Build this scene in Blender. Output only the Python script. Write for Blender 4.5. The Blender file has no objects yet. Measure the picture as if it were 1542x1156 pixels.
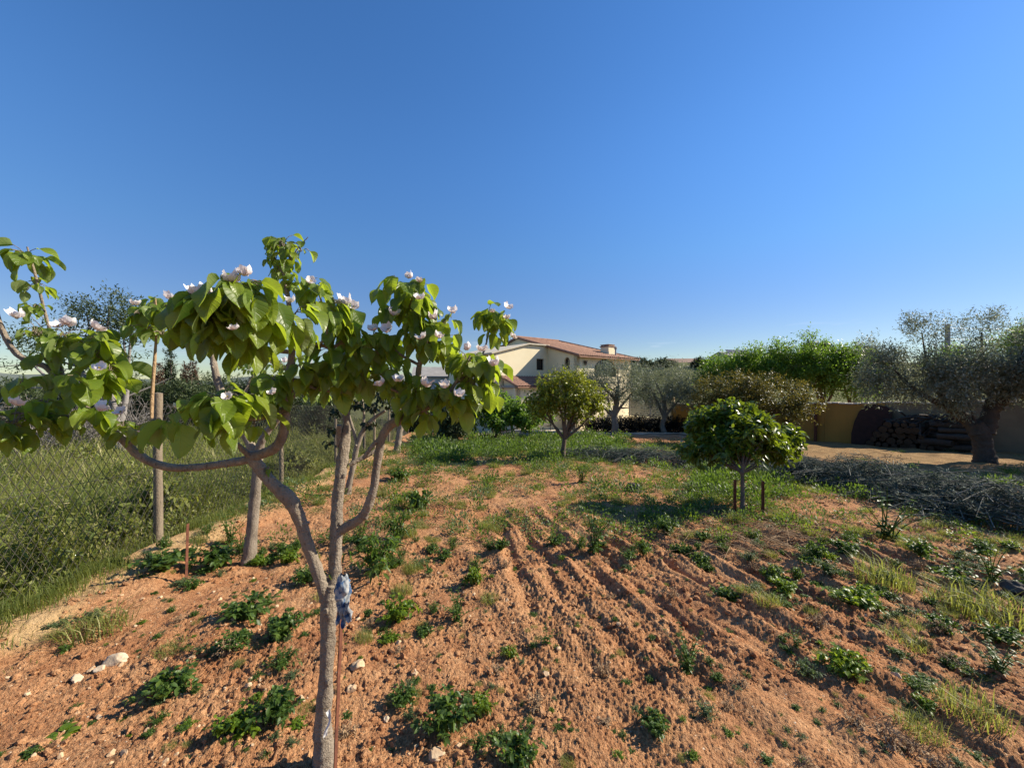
import bpy, math, random
import numpy as np
from mathutils import Vector, Matrix
from mathutils.geometry import tessellate_polygon

R = math.radians
rng = np.random.default_rng(11)
random.seed(11)
S = bpy.context.scene
COL = S.collection

# ------------------------------------------------------------------ camera, sky, sun, exposure
CAM_H = 1.6
FPX = 579.0                       # focal length in photo pixels (photo is 1542 x 1156)
cam = bpy.data.cameras.new("camera")
cam.sensor_width = 36.0
cam.lens = 36.0 * FPX / 1542.0
cam.clip_start = 0.05
cam.clip_end = 9000
camo = bpy.data.objects.new("camera", cam)
COL.objects.link(camo)
camo.location = (0, 0, CAM_H)
camo.rotation_euler = (R(90), 0, 0)
S.camera = camo

SUN_EL, SUN_AZ = 33.0, 14.0       # azimuth: degrees from +X (right) towards +Y (ahead)
w = bpy.data.worlds.new("World")
S.world = w
w.use_nodes = True
nt = w.node_tree
nt.nodes.clear()
sky = nt.nodes.new("ShaderNodeTexSky")
sky.sky_type = 'NISHITA'
sky.sun_disc = False
sky.sun_elevation = R(SUN_EL)
sky.sun_rotation = R(90 - SUN_AZ)
sky.altitude = 50
sky.air_density = 1.0
sky.dust_density = 0.05
sky.ozone_density = 3.0
bg = nt.nodes.new("ShaderNodeBackground")
bg.inputs[1].default_value = 0.076
wo = nt.nodes.new("ShaderNodeOutputWorld")
hsv = nt.nodes.new("ShaderNodeHueSaturation")
hsv.inputs['Hue'].default_value = 0.506
hsv.inputs['Saturation'].default_value = 1.24
hsv.inputs['Value'].default_value = 1.0
nt.links.new(sky.outputs[0], hsv.inputs['Color'])
# the sky pales less towards the horizon than the bare model
tc = nt.nodes.new("ShaderNodeTexCoord")
sx = nt.nodes.new("ShaderNodeSeparateXYZ"); nt.links.new(tc.outputs['Generated'], sx.inputs[0])
vr = nt.nodes.new("ShaderNodeMapRange"); vr.interpolation_type = 'SMOOTHSTEP'
vr.inputs[1].default_value = -.02; vr.inputs[2].default_value = .55; vr.inputs[3].default_value = .72; vr.inputs[4].default_value = 1.38
nt.links.new(sx.outputs[2], vr.inputs[0]); nt.links.new(vr.outputs[0], hsv.inputs['Value'])
hr_ = nt.nodes.new("ShaderNodeMapRange"); hr_.inputs[1].default_value = .0; hr_.inputs[2].default_value = .30; hr_.inputs[3].default_value = .530; hr_.inputs[4].default_value = .506
nt.links.new(sx.outputs[2], hr_.inputs[0]); nt.links.new(hr_.outputs[0], hsv.inputs['Hue'])
# thin cloud wisps low over the horizon
mp_ = nt.nodes.new("ShaderNodeMapping"); mp_.inputs['Scale'].default_value = (3.0, 3.0, 20.0)
nt.links.new(tc.outputs['Generated'], mp_.inputs[0])
cn = nt.nodes.new("ShaderNodeTexNoise"); cn.inputs['Scale'].default_value = 1.6; cn.inputs['Detail'].default_value = 6
nt.links.new(mp_.outputs[0], cn.inputs['Vector'])
cr_ = nt.nodes.new("ShaderNodeMapRange"); cr_.inputs[1].default_value = .63; cr_.inputs[2].default_value = .85
nt.links.new(cn.outputs[0], cr_.inputs[0])
b1_ = nt.nodes.new("ShaderNodeMapRange"); b1_.inputs[1].default_value = .15; b1_.inputs[2].default_value = .06
nt.links.new(sx.outputs[2], b1_.inputs[0])
mu = nt.nodes.new("ShaderNodeMath"); mu.operation = 'MULTIPLY'
nt.links.new(cr_.outputs[0], mu.inputs[0]); nt.links.new(b1_.outputs[0], mu.inputs[1])
cm_ = nt.nodes.new("ShaderNodeMix"); cm_.data_type = 'RGBA'
nt.links.new(mu.outputs[0], cm_.inputs[0]); nt.links.new(hsv.outputs[0], cm_.inputs[6])
cm_.inputs[7].default_value = (7.0, 7.6, 8.6, 1)
nt.links.new(cm_.outputs[2], bg.inputs[0])
nt.links.new(bg.outputs[0], wo.inputs[0])

sl = bpy.data.lights.new("sun", 'SUN')
sl.energy = 5.0
sl.angle = R(0.5)
sl.color = (1.0, 0.90, 0.74)
so = bpy.data.objects.new("sun", sl)
COL.objects.link(so)
sd = Vector((math.cos(R(SUN_EL)) * math.cos(R(SUN_AZ)), math.cos(R(SUN_EL)) * math.sin(R(SUN_AZ)), math.sin(R(SUN_EL))))
so.rotation_euler = sd.to_track_quat('Z', 'Y').to_euler()
so.location = (30, 10, 30)

S.view_settings.view_transform = 'Standard'
S.view_settings.look = 'None'
S.view_settings.exposure = 0.84
S.view_settings.gamma = 1.0
S.view_settings.use_curve_mapping = False
S.cycles.max_bounces = 8
S.cycles.transparent_max_bounces = 8
S.cycles.transmission_bounces = 4

# ------------------------------------------------------------------ noise and terrain
_perm = np.random.default_rng(5).permutation(256)
_perm = np.concatenate([_perm, _perm])
_ang = np.random.default_rng(6).uniform(0, 2 * np.pi, 256)
_gx, _gy = np.cos(_ang), np.sin(_ang)


def pnoise(x, y):
    x = np.asarray(x, float); y = np.asarray(y, float)
    xi = np.floor(x).astype(int); yi = np.floor(y).astype(int)
    xf = x - xi; yf = y - yi
    u = xf * xf * xf * (xf * (xf * 6 - 15) + 10)
    v = yf * yf * yf * (yf * (yf * 6 - 15) + 10)
    xi &= 255; yi &= 255
    xj = (xi + 1) & 255; yj = (yi + 1) & 255

    def g(a, b, dx, dy):
        h = _perm[_perm[a] + b]
        return _gx[h] * dx + _gy[h] * dy
    n00 = g(xi, yi, xf, yf); n10 = g(xj, yi, xf - 1, yf)
    n01 = g(xi, yj, xf, yf - 1); n11 = g(xj, yj, xf - 1, yf - 1)
    a = n00 + u * (n10 - n00); b = n01 + u * (n11 - n01)
    return 1.5 * (a + v * (b - a))


def fbm(x, y, o=4, gain=0.5):
    s = 0.0; a = 1.0
    for i in range(o):
        s = s + a * pnoise(x * 2 ** i + 17.3 * i, y * 2 ** i - 9.1 * i)
        a *= gain
    return s


def sstep(a, b, x):
    t = np.clip((np.asarray(x, float) - a) / (b - a), 0, 1)
    return t * t * (3 - 2 * t)


def fence_x(y):
    return -4.02 - 0.115 * (np.asarray(y, float) - 4.36)


def furrow_mask(x, y):
    q = x + 0.20 * y
    m = sstep(-0.1, 1.3, q) * (1 - sstep(4.0, 7.0, y)) * sstep(-1, 0.5, y)
    return m * (1 - 0.6 * sstep(7.0, 9.5, q)) * np.clip(.8 + .8 * pnoise(x * .45 + 60, y * .3), .3, 1.25)


def base_z(x, y):
    x = np.asarray(x, float); y = np.asarray(y, float)
    z = -0.06 * np.clip(y, 0, 34) - 0.02 * np.clip(y - 34, 0, 20)
    z = z + 7.5 * sstep(38, 62, y) * sstep(4, 24, x) * (1 - sstep(120, 300, y))
    return z


def ground_z(x, y, fine=True):
    x = np.asarray(x, float); y = np.asarray(y, float)
    z = base_z(x, y)
    r = np.hypot(x, y)
    near = 1 - sstep(25, 40, r)
    dx = x - fence_x(y)
    field = 1 - sstep(-0.15, 0.05, dx)
    z = z + near * (-0.10 * field)
    # sandy bank beside the fence
    z = z + near * 0.07 * sstep(-0.1, 0.1, dx) * (1 - sstep(0.45, 0.75, dx + 0.25 * pnoise(x * 1.3, y * 1.3)))
    orch = near * (1 - field)
    z = z + orch * 0.055 * fbm(x * 0.9, y * 0.9, 3)
    q = x + 0.25 * y + 0.10 * pnoise(x * 0.7 + 3, y * 0.5) + 0.05 * pnoise(x * 2.5, y * 1.6)
    ph = (q / 0.33) % 1.0
    prof = np.where(ph < 0.62, ph / 0.62, (1 - ph) / 0.38)
    prof = prof * prof * (3 - 2 * prof)
    amp = 0.080 * (0.55 + 0.75 * np.clip(0.5 + pnoise(x * 0.8 - 7, y * 0.5 + 3), 0, 1))
    z = z + near * furrow_mask(x, y) * amp * (prof - 0.5)
    if fine:
        cl = (1 - sstep(6, 14, r)) * (1 - field)
        wgt = 0.70 + 0.8 * np.clip(0.5 + 0.9 * pnoise(x * 0.9 + 31, y * 0.9 + 11), 0, 1)
        ra, rbv = x * .97 + y * .243, y * .97 - x * .243      # across and along the rows
        b1 = pnoise(ra * 7.0, rbv * 4.2); b2 = np.abs(pnoise(ra * 15.0 + 5, rbv * 11.0)) - .28
        n3 = pnoise(x * 31.0, y * 31.0 + 8); b3 = .6 * (np.abs(n3) - .28) + .5 * pnoise(x * 37 + 9, y * 37)
        n4 = pnoise(x * 71.0 + 3, y * 71.0); b4 = .6 * (np.abs(n4) - .28) + .5 * pnoise(x * 83 + 1, y * 83)
        b5 = pnoise(x * 150.0 + 3, y * 150.0)
        wg2 = 0.25 + 1.1 * np.clip(0.5 + 1.1 * pnoise(x * 1.7 + 3, y * 1.7 + 71), 0, 1)
        st = furrow_mask(x, y) * (pnoise(ra * 9.0, rbv * 1.1) + .5 * pnoise(ra * 19.0, rbv * 2.2))
        z = z + cl * wgt * (0.012 * b1 + 0.012 * wg2 * b2 + 0.017 * wg2 * b3 + 0.013 * b4 + 0.0065 * b5) + cl * 0.024 * st
        z = z + (1 - cl) * (1 - field) * near * 0.03 * pnoise(x * 2.2, y * 2.2)
    return z


def gz(x, y):
    return float(ground_z(np.array([x]), np.array([y]), False)[0])


def W(px, py, d):
    """world point seen at photo pixel (px, py) at distance d in front of the camera"""
    return np.array([(px - 771) / FPX * d, d, CAM_H - (py - 578) / FPX * d])


def G(px, py):
    """ground point under photo pixel"""
    d = CAM_H / ((py - 578) / FPX - 0.06)
    return (px - 771) / FPX * d, d


# ------------------------------------------------------------------ mesh helpers
class MB:
    """collects vertices and faces; build() links them as ONE mesh object"""

    def __init__(self):
        self.V = []; self.F3 = []; self.F4 = []; self.A = []; self.n = 0

    def add(self, V, F, A=None):
        V = np.asarray(V, float).reshape(-1, 3)
        F = np.asarray(F, int)
        if A is None:
            A = np.zeros((len(V), 3))
        self.V.append(V); self.A.append(np.asarray(A, float))
        if F.size:
            (self.F3 if F.shape[1] == 3 else self.F4).append(F + self.n)
        self.n += len(V)
        return self

    def arrays(self):
        V = np.concatenate(self.V); A = np.concatenate(self.A)
        F3 = np.concatenate(self.F3) if self.F3 else np.zeros((0, 3), int)
        F4 = np.concatenate(self.F4) if self.F4 else np.zeros((0, 4), int)
        return V, A, F3, F4

    def mesh(self, name, mat, smooth=True, attr='luv'):
        V, A, F3, F4 = self.arrays()
        me = bpy.data.meshes.new(name)
        me.vertices.add(len(V))
        me.vertices.foreach_set('co', V.astype(np.float32).ravel())
        n3, n4 = len(F3), len(F4)
        me.loops.add(n3 * 3 + n4 * 4)
        me.loops.foreach_set('vertex_index', np.concatenate([F3.ravel(), F4.ravel()]).astype(np.int32))
        me.polygons.add(n3 + n4)
        st = np.concatenate([np.arange(n3) * 3, n3 * 3 + np.arange(n4) * 4]).astype(np.int32)
        me.polygons.foreach_set('loop_start', st)
        me.polygons.foreach_set('use_smooth', np.full(n3 + n4, smooth))
        me.update(calc_edges=True)
        a = me.attributes.new(attr, 'FLOAT_VECTOR', 'POINT')
        a.data.foreach_set('vector', A.astype(np.float32).ravel())
        me.materials.append(mat)
        return me

    def build(self, name, mat, parent=None, smooth=True, origin=None):
        if origin is not None:
            o3 = np.asarray(origin, float)
            self.V = [v - o3 for v in self.V]
        me = self.mesh(name, mat, smooth)
        o = bpy.data.objects.new(name, me)
        COL.objects.link(o)
        if parent is not None:
            o.parent = parent
        if origin is not None:
            o.location = origin
        return o


def tag(o, label=None, cat=None, group=None, kind=None):
    if label: o['label'] = label
    if cat: o['category'] = cat
    if group: o['group'] = group
    if kind: o['kind'] = kind
    return o


def thing(name, label, cat, loc=(0, 0, 0), group=None):
    o = bpy.data.objects.new(name, None)
    o.empty_display_size = 0.2
    COL.objects.link(o)
    o.location = loc
    return tag(o, label, cat, group)


def part(name, mb, mat, root, smooth=True):
    """mesh in world coordinates, linked as a child of root"""
    l = np.array(root.location)
    mb.V = [v - l for v in mb.V]
    return mb.build(name, mat, root, smooth)


def copy_tree(o, parent=None):
    c = o.copy(); COL.objects.link(c); c.parent = parent
    for ch in list(o.children):
        copy_tree(ch, c)
    return c


def nrm(v):
    v = np.asarray(v, float)
    return v / (np.linalg.norm(v, axis=-1, keepdims=True) + 1e-9)


def spline(pts, k=6):
    """Catmull-Rom through rows of pts (any number of columns)"""
    p = np.asarray(pts, float)
    if len(p) < 3:
        t = np.linspace(0, 1, k + 1)[:, None]
        return p[0] * (1 - t) + p[1] * t
    q = np.vstack([2 * p[0] - p[1], p, 2 * p[-1] - p[-2]])
    out = []
    for i in range(1, len(q) - 2):
        for t in np.linspace(0, 1, k, endpoint=False):
            a, b, c, d = q[i - 1], q[i], q[i + 1], q[i + 2]
            out.append(0.5 * (2 * b + (c - a) * t + (2 * a - 5 * b + 4 * c - d) * t * t + (3 * b - a - 3 * c + d) * t ** 3))
    out.append(p[-1])
    return np.array(out)


def tube(mb, pts, rad, sides=8, rough=0.0, cap=True, a=0.0):
    p = np.asarray(pts, float); n = len(p)
    rad = np.broadcast_to(np.asarray(rad, float), (n,)).copy()
    t = np.gradient(p, axis=0); t = nrm(t)
    ref = np.array([1.0, 0, 0]) if abs(t[0][0]) < 0.8 else np.array([0, 1.0, 0])
    u = nrm(np.cross(t[0], ref)); U = [u]
    for i in range(1, n):
        u = U[-1] - t[i] * np.dot(U[-1], t[i])
        U.append(nrm(u))
    U = np.array(U); Vv = np.cross(t, U)
    th = np.linspace(0, 2 * np.pi, sides, endpoint=False)
    rr = rad[:, None] * np.ones(sides)
    if rough:
        k = np.cumsum(np.r_[0, np.linalg.norm(np.diff(p, axis=0), axis=1)])
        rr = rr * (1 + rough * pnoise(k[:, None] * 9 + p[0][0] * 7, np.cos(th)[None] * 1.6 + p[0][2] * 3 + np.sin(th)[None] * 2.3)
                   + rough * 0.6 * pnoise(k[:, None] * 28, np.cos(th)[None] * 3 + np.sin(th)[None] * 2))
    ring = p[:, None] + rr[..., None] * (np.cos(th)[None, :, None] * U[:, None] + np.sin(th)[None, :, None] * Vv[:, None])
    V = ring.reshape(-1, 3)
    i = np.arange(n - 1)[:, None] * sides; j = np.arange(sides)[None]
    j2 = (j + 1) % sides
    F = np.stack([i + j, i + j2, i + sides + j2, i + sides + j], -1).reshape(-1, 4)
    A = np.zeros((len(V), 3)); A[:, 0] = np.tile(np.arange(sides) / sides, n); A[:, 1] = np.repeat(np.arange(n) / n, sides); A[:, 2] = a
    mb.add(V, F, A)
    if cap:
        for e, s in ((0, -1), (n - 1, 1)):
            c = p[e]
            VV = np.vstack([ring[e], c + s * t[e] * rad[e] * 0.25])
            FF = [[k, (k + 1) % sides, sides] if s > 0 else [(k + 1) % sides, k, sides] for k in range(sides)]
            mb.add(VV, FF, np.full((len(VV), 3), a))


def box(mb, c, s, rz=0.0, bev=0.0):
    """box centred at c with size s, rotated about z; small chamfer on the vertical and top edges"""
    c = np.asarray(c, float); hx, hy, hz = np.asarray(s, float) / 2
    b = min(bev, hx * .5, hy * .5, hz * .5) if bev else 0
    if b:
        rings = []
        for z, k in ((-hz, b), (-hz + b, 0), (hz - b, 0), (hz, b)):
            x, y = hx - k, hy - k
            rings.append([(x, -y + b, z), (x, y - b, z), (x - b, y, z), (-x + b, y, z), (-x, y - b, z), (-x, -y + b, z), (-x + b, -y, z), (x - b, -y, z)])
        V = np.array(rings).reshape(-1, 3)
        F = [[i * 8 + j, i * 8 + (j + 1) % 8, i * 8 + 8 + (j + 1) % 8, i * 8 + 8 + j] for i in range(3) for j in range(8)]
        T = [[24, 24 + k, 25 + k] for k in range(1, 7)] + [[0, k + 1, k] for k in range(1, 7)]
    else:
        V = np.array([(x, y, z) for z in (-hz, hz) for x, y in ((-hx, -hy), (hx, -hy), (hx, hy), (-hx, hy))])
        F = [[0, 3, 2, 1], [4, 5, 6, 7], [0, 1, 5, 4], [1, 2, 6, 5], [2, 3, 7, 6], [3, 0, 4, 7]]; T = None
    cs, sn = math.cos(rz), math.sin(rz)
    V = np.c_[V[:, 0] * cs - V[:, 1] * sn, V[:, 0] * sn + V[:, 1] * cs, V[:, 2]] + c
    n0 = mb.n
    mb.add(V, F)
    if T is not None:
        mb.F3.append(np.array(T) + n0)
    return mb


def leaves(P, D, N, L, Wd, rnd, fold=0.25, droop=0.3):
    """many small leaves at once (8 verts each): base P, direction D, normal N"""
    P = np.asarray(P, float); n = len(P)
    D = nrm(D); N = np.asarray(N, float)
    Sd = nrm(np.cross(D, N)); N = np.cross(Sd, D)
    L = np.broadcast_to(L, (n,))[:, None]; Wd = np.broadcast_to(Wd, (n,))[:, None]
    fold = np.broadcast_to(fold, (n,))[:, None]; droop = np.broadcast_to(droop, (n,))[:, None]
    dn = np.array([0, 0, -1.0])

    def mid(t):
        return P + D * L * t + dn * L * droop * t * t
    m1, m2, tip = mid(.33), mid(.68), mid(1.0)
    up = N * fold
    l1 = m1 + Sd * Wd * .5 + up * Wd * .5; r1 = m1 - Sd * Wd * .5 + up * Wd * .5
    l2 = m2 + Sd * Wd * .38 + up * Wd * .38; r2 = m2 - Sd * Wd * .38 + up * Wd * .38
    V = np.stack([P, m1, m2, tip, l1, l2, r1, r2], 1).reshape(-1, 3)
    b = np.array([[0, 1, 4], [1, 2, 5], [1, 5, 4], [2, 3, 5], [0, 6, 1], [1, 7, 2], [1, 6, 7], [2, 7, 3]])
    F = (np.arange(n)[:, None, None] * 8 + b[None]).reshape(-1, 3)
    A = np.zeros((n, 8, 3))
    A[:, :, 0] = np.array([0, 0, 0, 0, 1, .8, -1, -.8]); A[:, :, 1] = np.array([0, .33, .68, 1, .33, .68, .33, .68])
    A[:, :, 2] = np.asarray(rnd)[:, None]
    return V, F, A.reshape(-1, 3)


def small_leaves(P, D, N, L, Wd, rnd):
    """simple four-corner leaves for far crowns"""
    n = len(P); D = nrm(D)
    Sd = nrm(np.cross(D, N)); N2 = np.cross(Sd, D)
    L = np.broadcast_to(L, (n,))[:, None]; Wd = np.broadcast_to(Wd, (n,))[:, None]
    m = P + D * L * .45
    V = np.stack([P, m + Sd * Wd * .5 + N2 * Wd * .15, P + D * L, m - Sd * Wd * .5 + N2 * Wd * .15], 1).reshape(-1, 3)
    F = (np.arange(n)[:, None, None] * 4 + np.array([[0, 1, 2], [0, 2, 3]])[None]).reshape(-1, 3)
    A = np.zeros((n, 4, 3)); A[:, :, 1] = [0, .45, 1, .45]; A[:, :, 0] = [0, 1, 0, -1]; A[:, :, 2] = np.asarray(rnd)[:, None]
    return V, F, A.reshape(-1, 3)


def rdir(n):
    v = rng.normal(size=(n, 3))
    return nrm(v)


# ------------------------------------------------------------------ materials
def mat_new(name):
    m = bpy.data.materials.new(name); m.use_nodes = True
    t = m.node_tree; t.nodes.clear()
    out = t.nodes.new('ShaderNodeOutputMaterial')
    return m, t, out


def nd(t, typ, **kw):
    n = t.nodes.new(typ)
    for k, v in kw.items():
        setattr(n, k, v)
    return n


def ramp(t, stops, fac):
    r = nd(t, 'ShaderNodeValToRGB')
    e = r.color_ramp.elements
    while len(e) < len(stops):
        e.new(0.5)
    for i, (p, c) in enumerate(stops):
        e[i].position = p; e[i].color = (*c, 1)
    t.links.new(fac, r.inputs[0])
    return r.outputs[0]


def mix(t, fac, a, b, blend='MIX'):
    m = nd(t, 'ShaderNodeMix', data_type='RGBA', blend_type=blend)
    for i, v in ((0, fac), (6, a), (7, b)):
        if isinstance(v, (int, float)): m.inputs[i].default_value = v
        elif isinstance(v, tuple): m.inputs[i].default_value = (*v, 1)
        else: t.links.new(v, m.inputs[i])
    return m.outputs[2]


def noise(t, scale, detail=4, rough=.55, vec=None, dist=0.0):
    n = nd(t, 'ShaderNodeTexNoise')
    n.inputs['Scale'].default_value = scale; n.inputs['Detail'].default_value = detail
    n.inputs['Roughness'].default_value = rough; n.inputs['Distortion'].default_value = dist
    if vec is not None: t.links.new(vec, n.inputs['Vector'])
    return n.outputs[0]


def princ(t, color, rough=.8, spec=.3, normal=None, metal=0.0):
    p = nd(t, 'ShaderNodeBsdfPrincipled')
    if isinstance(color, tuple): p.inputs['Base Color'].default_value = (*color, 1)
    else: t.links.new(color, p.inputs['Base Color'])
    if isinstance(rough, (int, float)): p.inputs['Roughness'].default_value = rough
    else: t.links.new(rough, p.inputs['Roughness'])
    p.inputs['Specular IOR Level'].default_value = spec
    p.inputs['Metallic'].default_value = metal
    if normal is not None: t.links.new(normal, p.inputs['Normal'])
    return p.outputs[0]


def bump(t, h, strength=.5, dist=.02):
    b = nd(t, 'ShaderNodeBump')
    b.inputs['Strength'].default_value = strength; b.inputs['Distance'].default_value = dist
    t.links.new(h, b.inputs['Height'])
    return b.outputs[0]


def objco(t):
    return nd(t, 'ShaderNodeTexCoord').outputs['Object']


def leaf_mat(name, stops, trans, tfac=.4, rough=.45, spec=.35, under=None, veins=False):
    m, t, out = mat_new(name)
    at = nd(t, 'ShaderNodeAttribute', attribute_name='luv')
    sep = nd(t, 'ShaderNodeSeparateXYZ'); t.links.new(at.outputs['Vector'], sep.inputs[0])
    col = ramp(t, stops, sep.outputs[2])
    tcol = mix(t, 1.0, ramp(t, [(0, tuple(c * .7 for c in trans)), (1, trans)], sep.outputs[2]), (1, 1, 1), 'MULTIPLY')
    nrml = None
    if veins:
        ab = nd(t, 'ShaderNodeMath', operation='ABSOLUTE'); t.links.new(sep.outputs[0], ab.inputs[0])
        # side veins: sin(v*k - |u|*c)
        m1 = nd(t, 'ShaderNodeMath', operation='MULTIPLY'); t.links.new(sep.outputs[1], m1.inputs[0]); m1.inputs[1].default_value = 46
        m2 = nd(t, 'ShaderNodeMath', operation='MULTIPLY'); t.links.new(ab.outputs[0], m2.inputs[0]); m2.inputs[1].default_value = 9
        m3 = nd(t, 'ShaderNodeMath', operation='SUBTRACT'); t.links.new(m1.outputs[0], m3.inputs[0]); t.links.new(m2.outputs[0], m3.inputs[1])
        sn = nd(t, 'ShaderNodeMath', operation='SINE'); t.links.new(m3.outputs[0], sn.inputs[0])
        pw = nd(t, 'ShaderNodeMapRange'); t.links.new(sn.outputs[0], pw.inputs[0]); pw.inputs[1].default_value = .72; pw.inputs[2].default_value = 1
        mr = nd(t, 'ShaderNodeMapRange'); t.links.new(ab.outputs[0], mr.inputs[0]); mr.inputs[1].default_value = .07; mr.inputs[2].default_value = 0
        mx = nd(t, 'ShaderNodeMath', operation='MAXIMUM')
        sc = nd(t, 'ShaderNodeMath', operation='MULTIPLY'); t.links.new(pw.outputs[0], sc.inputs[0]); sc.inputs[1].default_value = .45
        t.links.new(sc.outputs[0], mx.inputs[0]); t.links.new(mr.outputs[0], mx.inputs[1])
        f = nd(t, 'ShaderNodeMath', operation='MULTIPLY'); t.links.new(mx.outputs[0], f.inputs[0]); f.inputs[1].default_value = .45
        col = mix(t, f.outputs[0], col, (.20, .26, .07))
        nz = noise(t, 18, 3)
        ad = nd(t, 'ShaderNodeMath', operation='SUBTRACT'); t.links.new(nz, ad.inputs[0]); t.links.new(mx.outputs[0], ad.inputs[1])
        nrml = bump(t, ad.outputs[0], .35, .006)
        col = mix(t, noise(t, 35, 3), col, mix(t, .35, col, (.16, .20, .03)))
    if under:
        g = nd(t, 'ShaderNodeNewGeometry')
        col = mix(t, g.outputs['Backfacing'], col, under)
    p = princ(t, col, rough, spec, nrml)
    tr = nd(t, 'ShaderNodeBsdfTranslucent'); t.links.new(tcol, tr.inputs[0])
    if nrml: t.links.new(nrml, tr.inputs['Normal'])
    ms = nd(t, 'ShaderNodeMixShader'); ms.inputs[0].default_value = tfac
    t.links.new(p, ms.inputs[1]); t.links.new(tr.outputs[0], ms.inputs[2])
    t.links.new(ms.outputs[0], out.inputs[0])
    return m


def plain(name, c1, c2=None, scale=6, rough=.8, spec=.3, bstr=.3, bdist=.01, metal=0, detail=5, stretch=None):
    m, t, out = mat_new(name)
    v = objco(t)
    if stretch:
        mp = nd(t, 'ShaderNodeMapping'); mp.inputs['Scale'].default_value = stretch
        t.links.new(v, mp.inputs[0]); v = mp.outputs[0]
    n = noise(t, scale, detail, .6, v)
    c2 = c2 or tuple(x * .7 for x in c1)
    col = ramp(t, [(.3, c2), (.7, c1)], n)
    p = princ(t, col, rough, spec, bump(t, noise(t, scale * 3, 4, .6, v), bstr, bdist), metal)
    t.links.new(p, out.inputs[0])
    return m


def bark_mat(name, light, dark, scale=12, bstr=.6):
    m, t, out = mat_new(name)
    v = objco(t)
    mp = nd(t, 'ShaderNodeMapping'); mp.inputs['Scale'].default_value = (1, 1, .35); t.links.new(v, mp.inputs[0])
    n1 = noise(t, scale, 6, .65, mp.outputs[0]); n2 = noise(t, scale * 5, 4, .6, v)
    n3 = noise(t, scale * .35, 3, .5, v)
    c = ramp(t, [(.25, dark), (.55, light), (.8, tuple(min(1, x * 1.25) for x in light))], n1)
    c = mix(t, ramp(t, [(.45, (0, 0, 0)), (.7, (1, 1, 1))], n3), c, mix(t, .5, c, dark))
    c = mix(t, .35, c, mix(t, n2, dark, light))
    h = nd(t, 'ShaderNodeMath', operation='ADD'); t.links.new(n1, h.inputs[0]); t.links.new(n2, h.inputs[1])
    vo = nd(t, 'ShaderNodeTexVoronoi'); vo.inputs['Scale'].default_value = scale * 3.2; t.links.new(mp.outputs[0], vo.inputs['Vector'])
    c = mix(t, ramp(t, [(.10, (.7, .7, .7)), (.26, (0, 0, 0))], vo.outputs['Distance']), c, dark)
    lich = noise(t, scale * .8, 5, .7, v)
    c = mix(t, ramp(t, [(.60, (0, 0, 0)), (.70, (.55, .55, .55))], lich), c, tuple(min(1, x * 1.45) for x in light))
    t.links.new(princ(t, c, .85, .2, bump(t, h.outputs[0], bstr, .014)), out.inputs[0])
    return m


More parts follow.
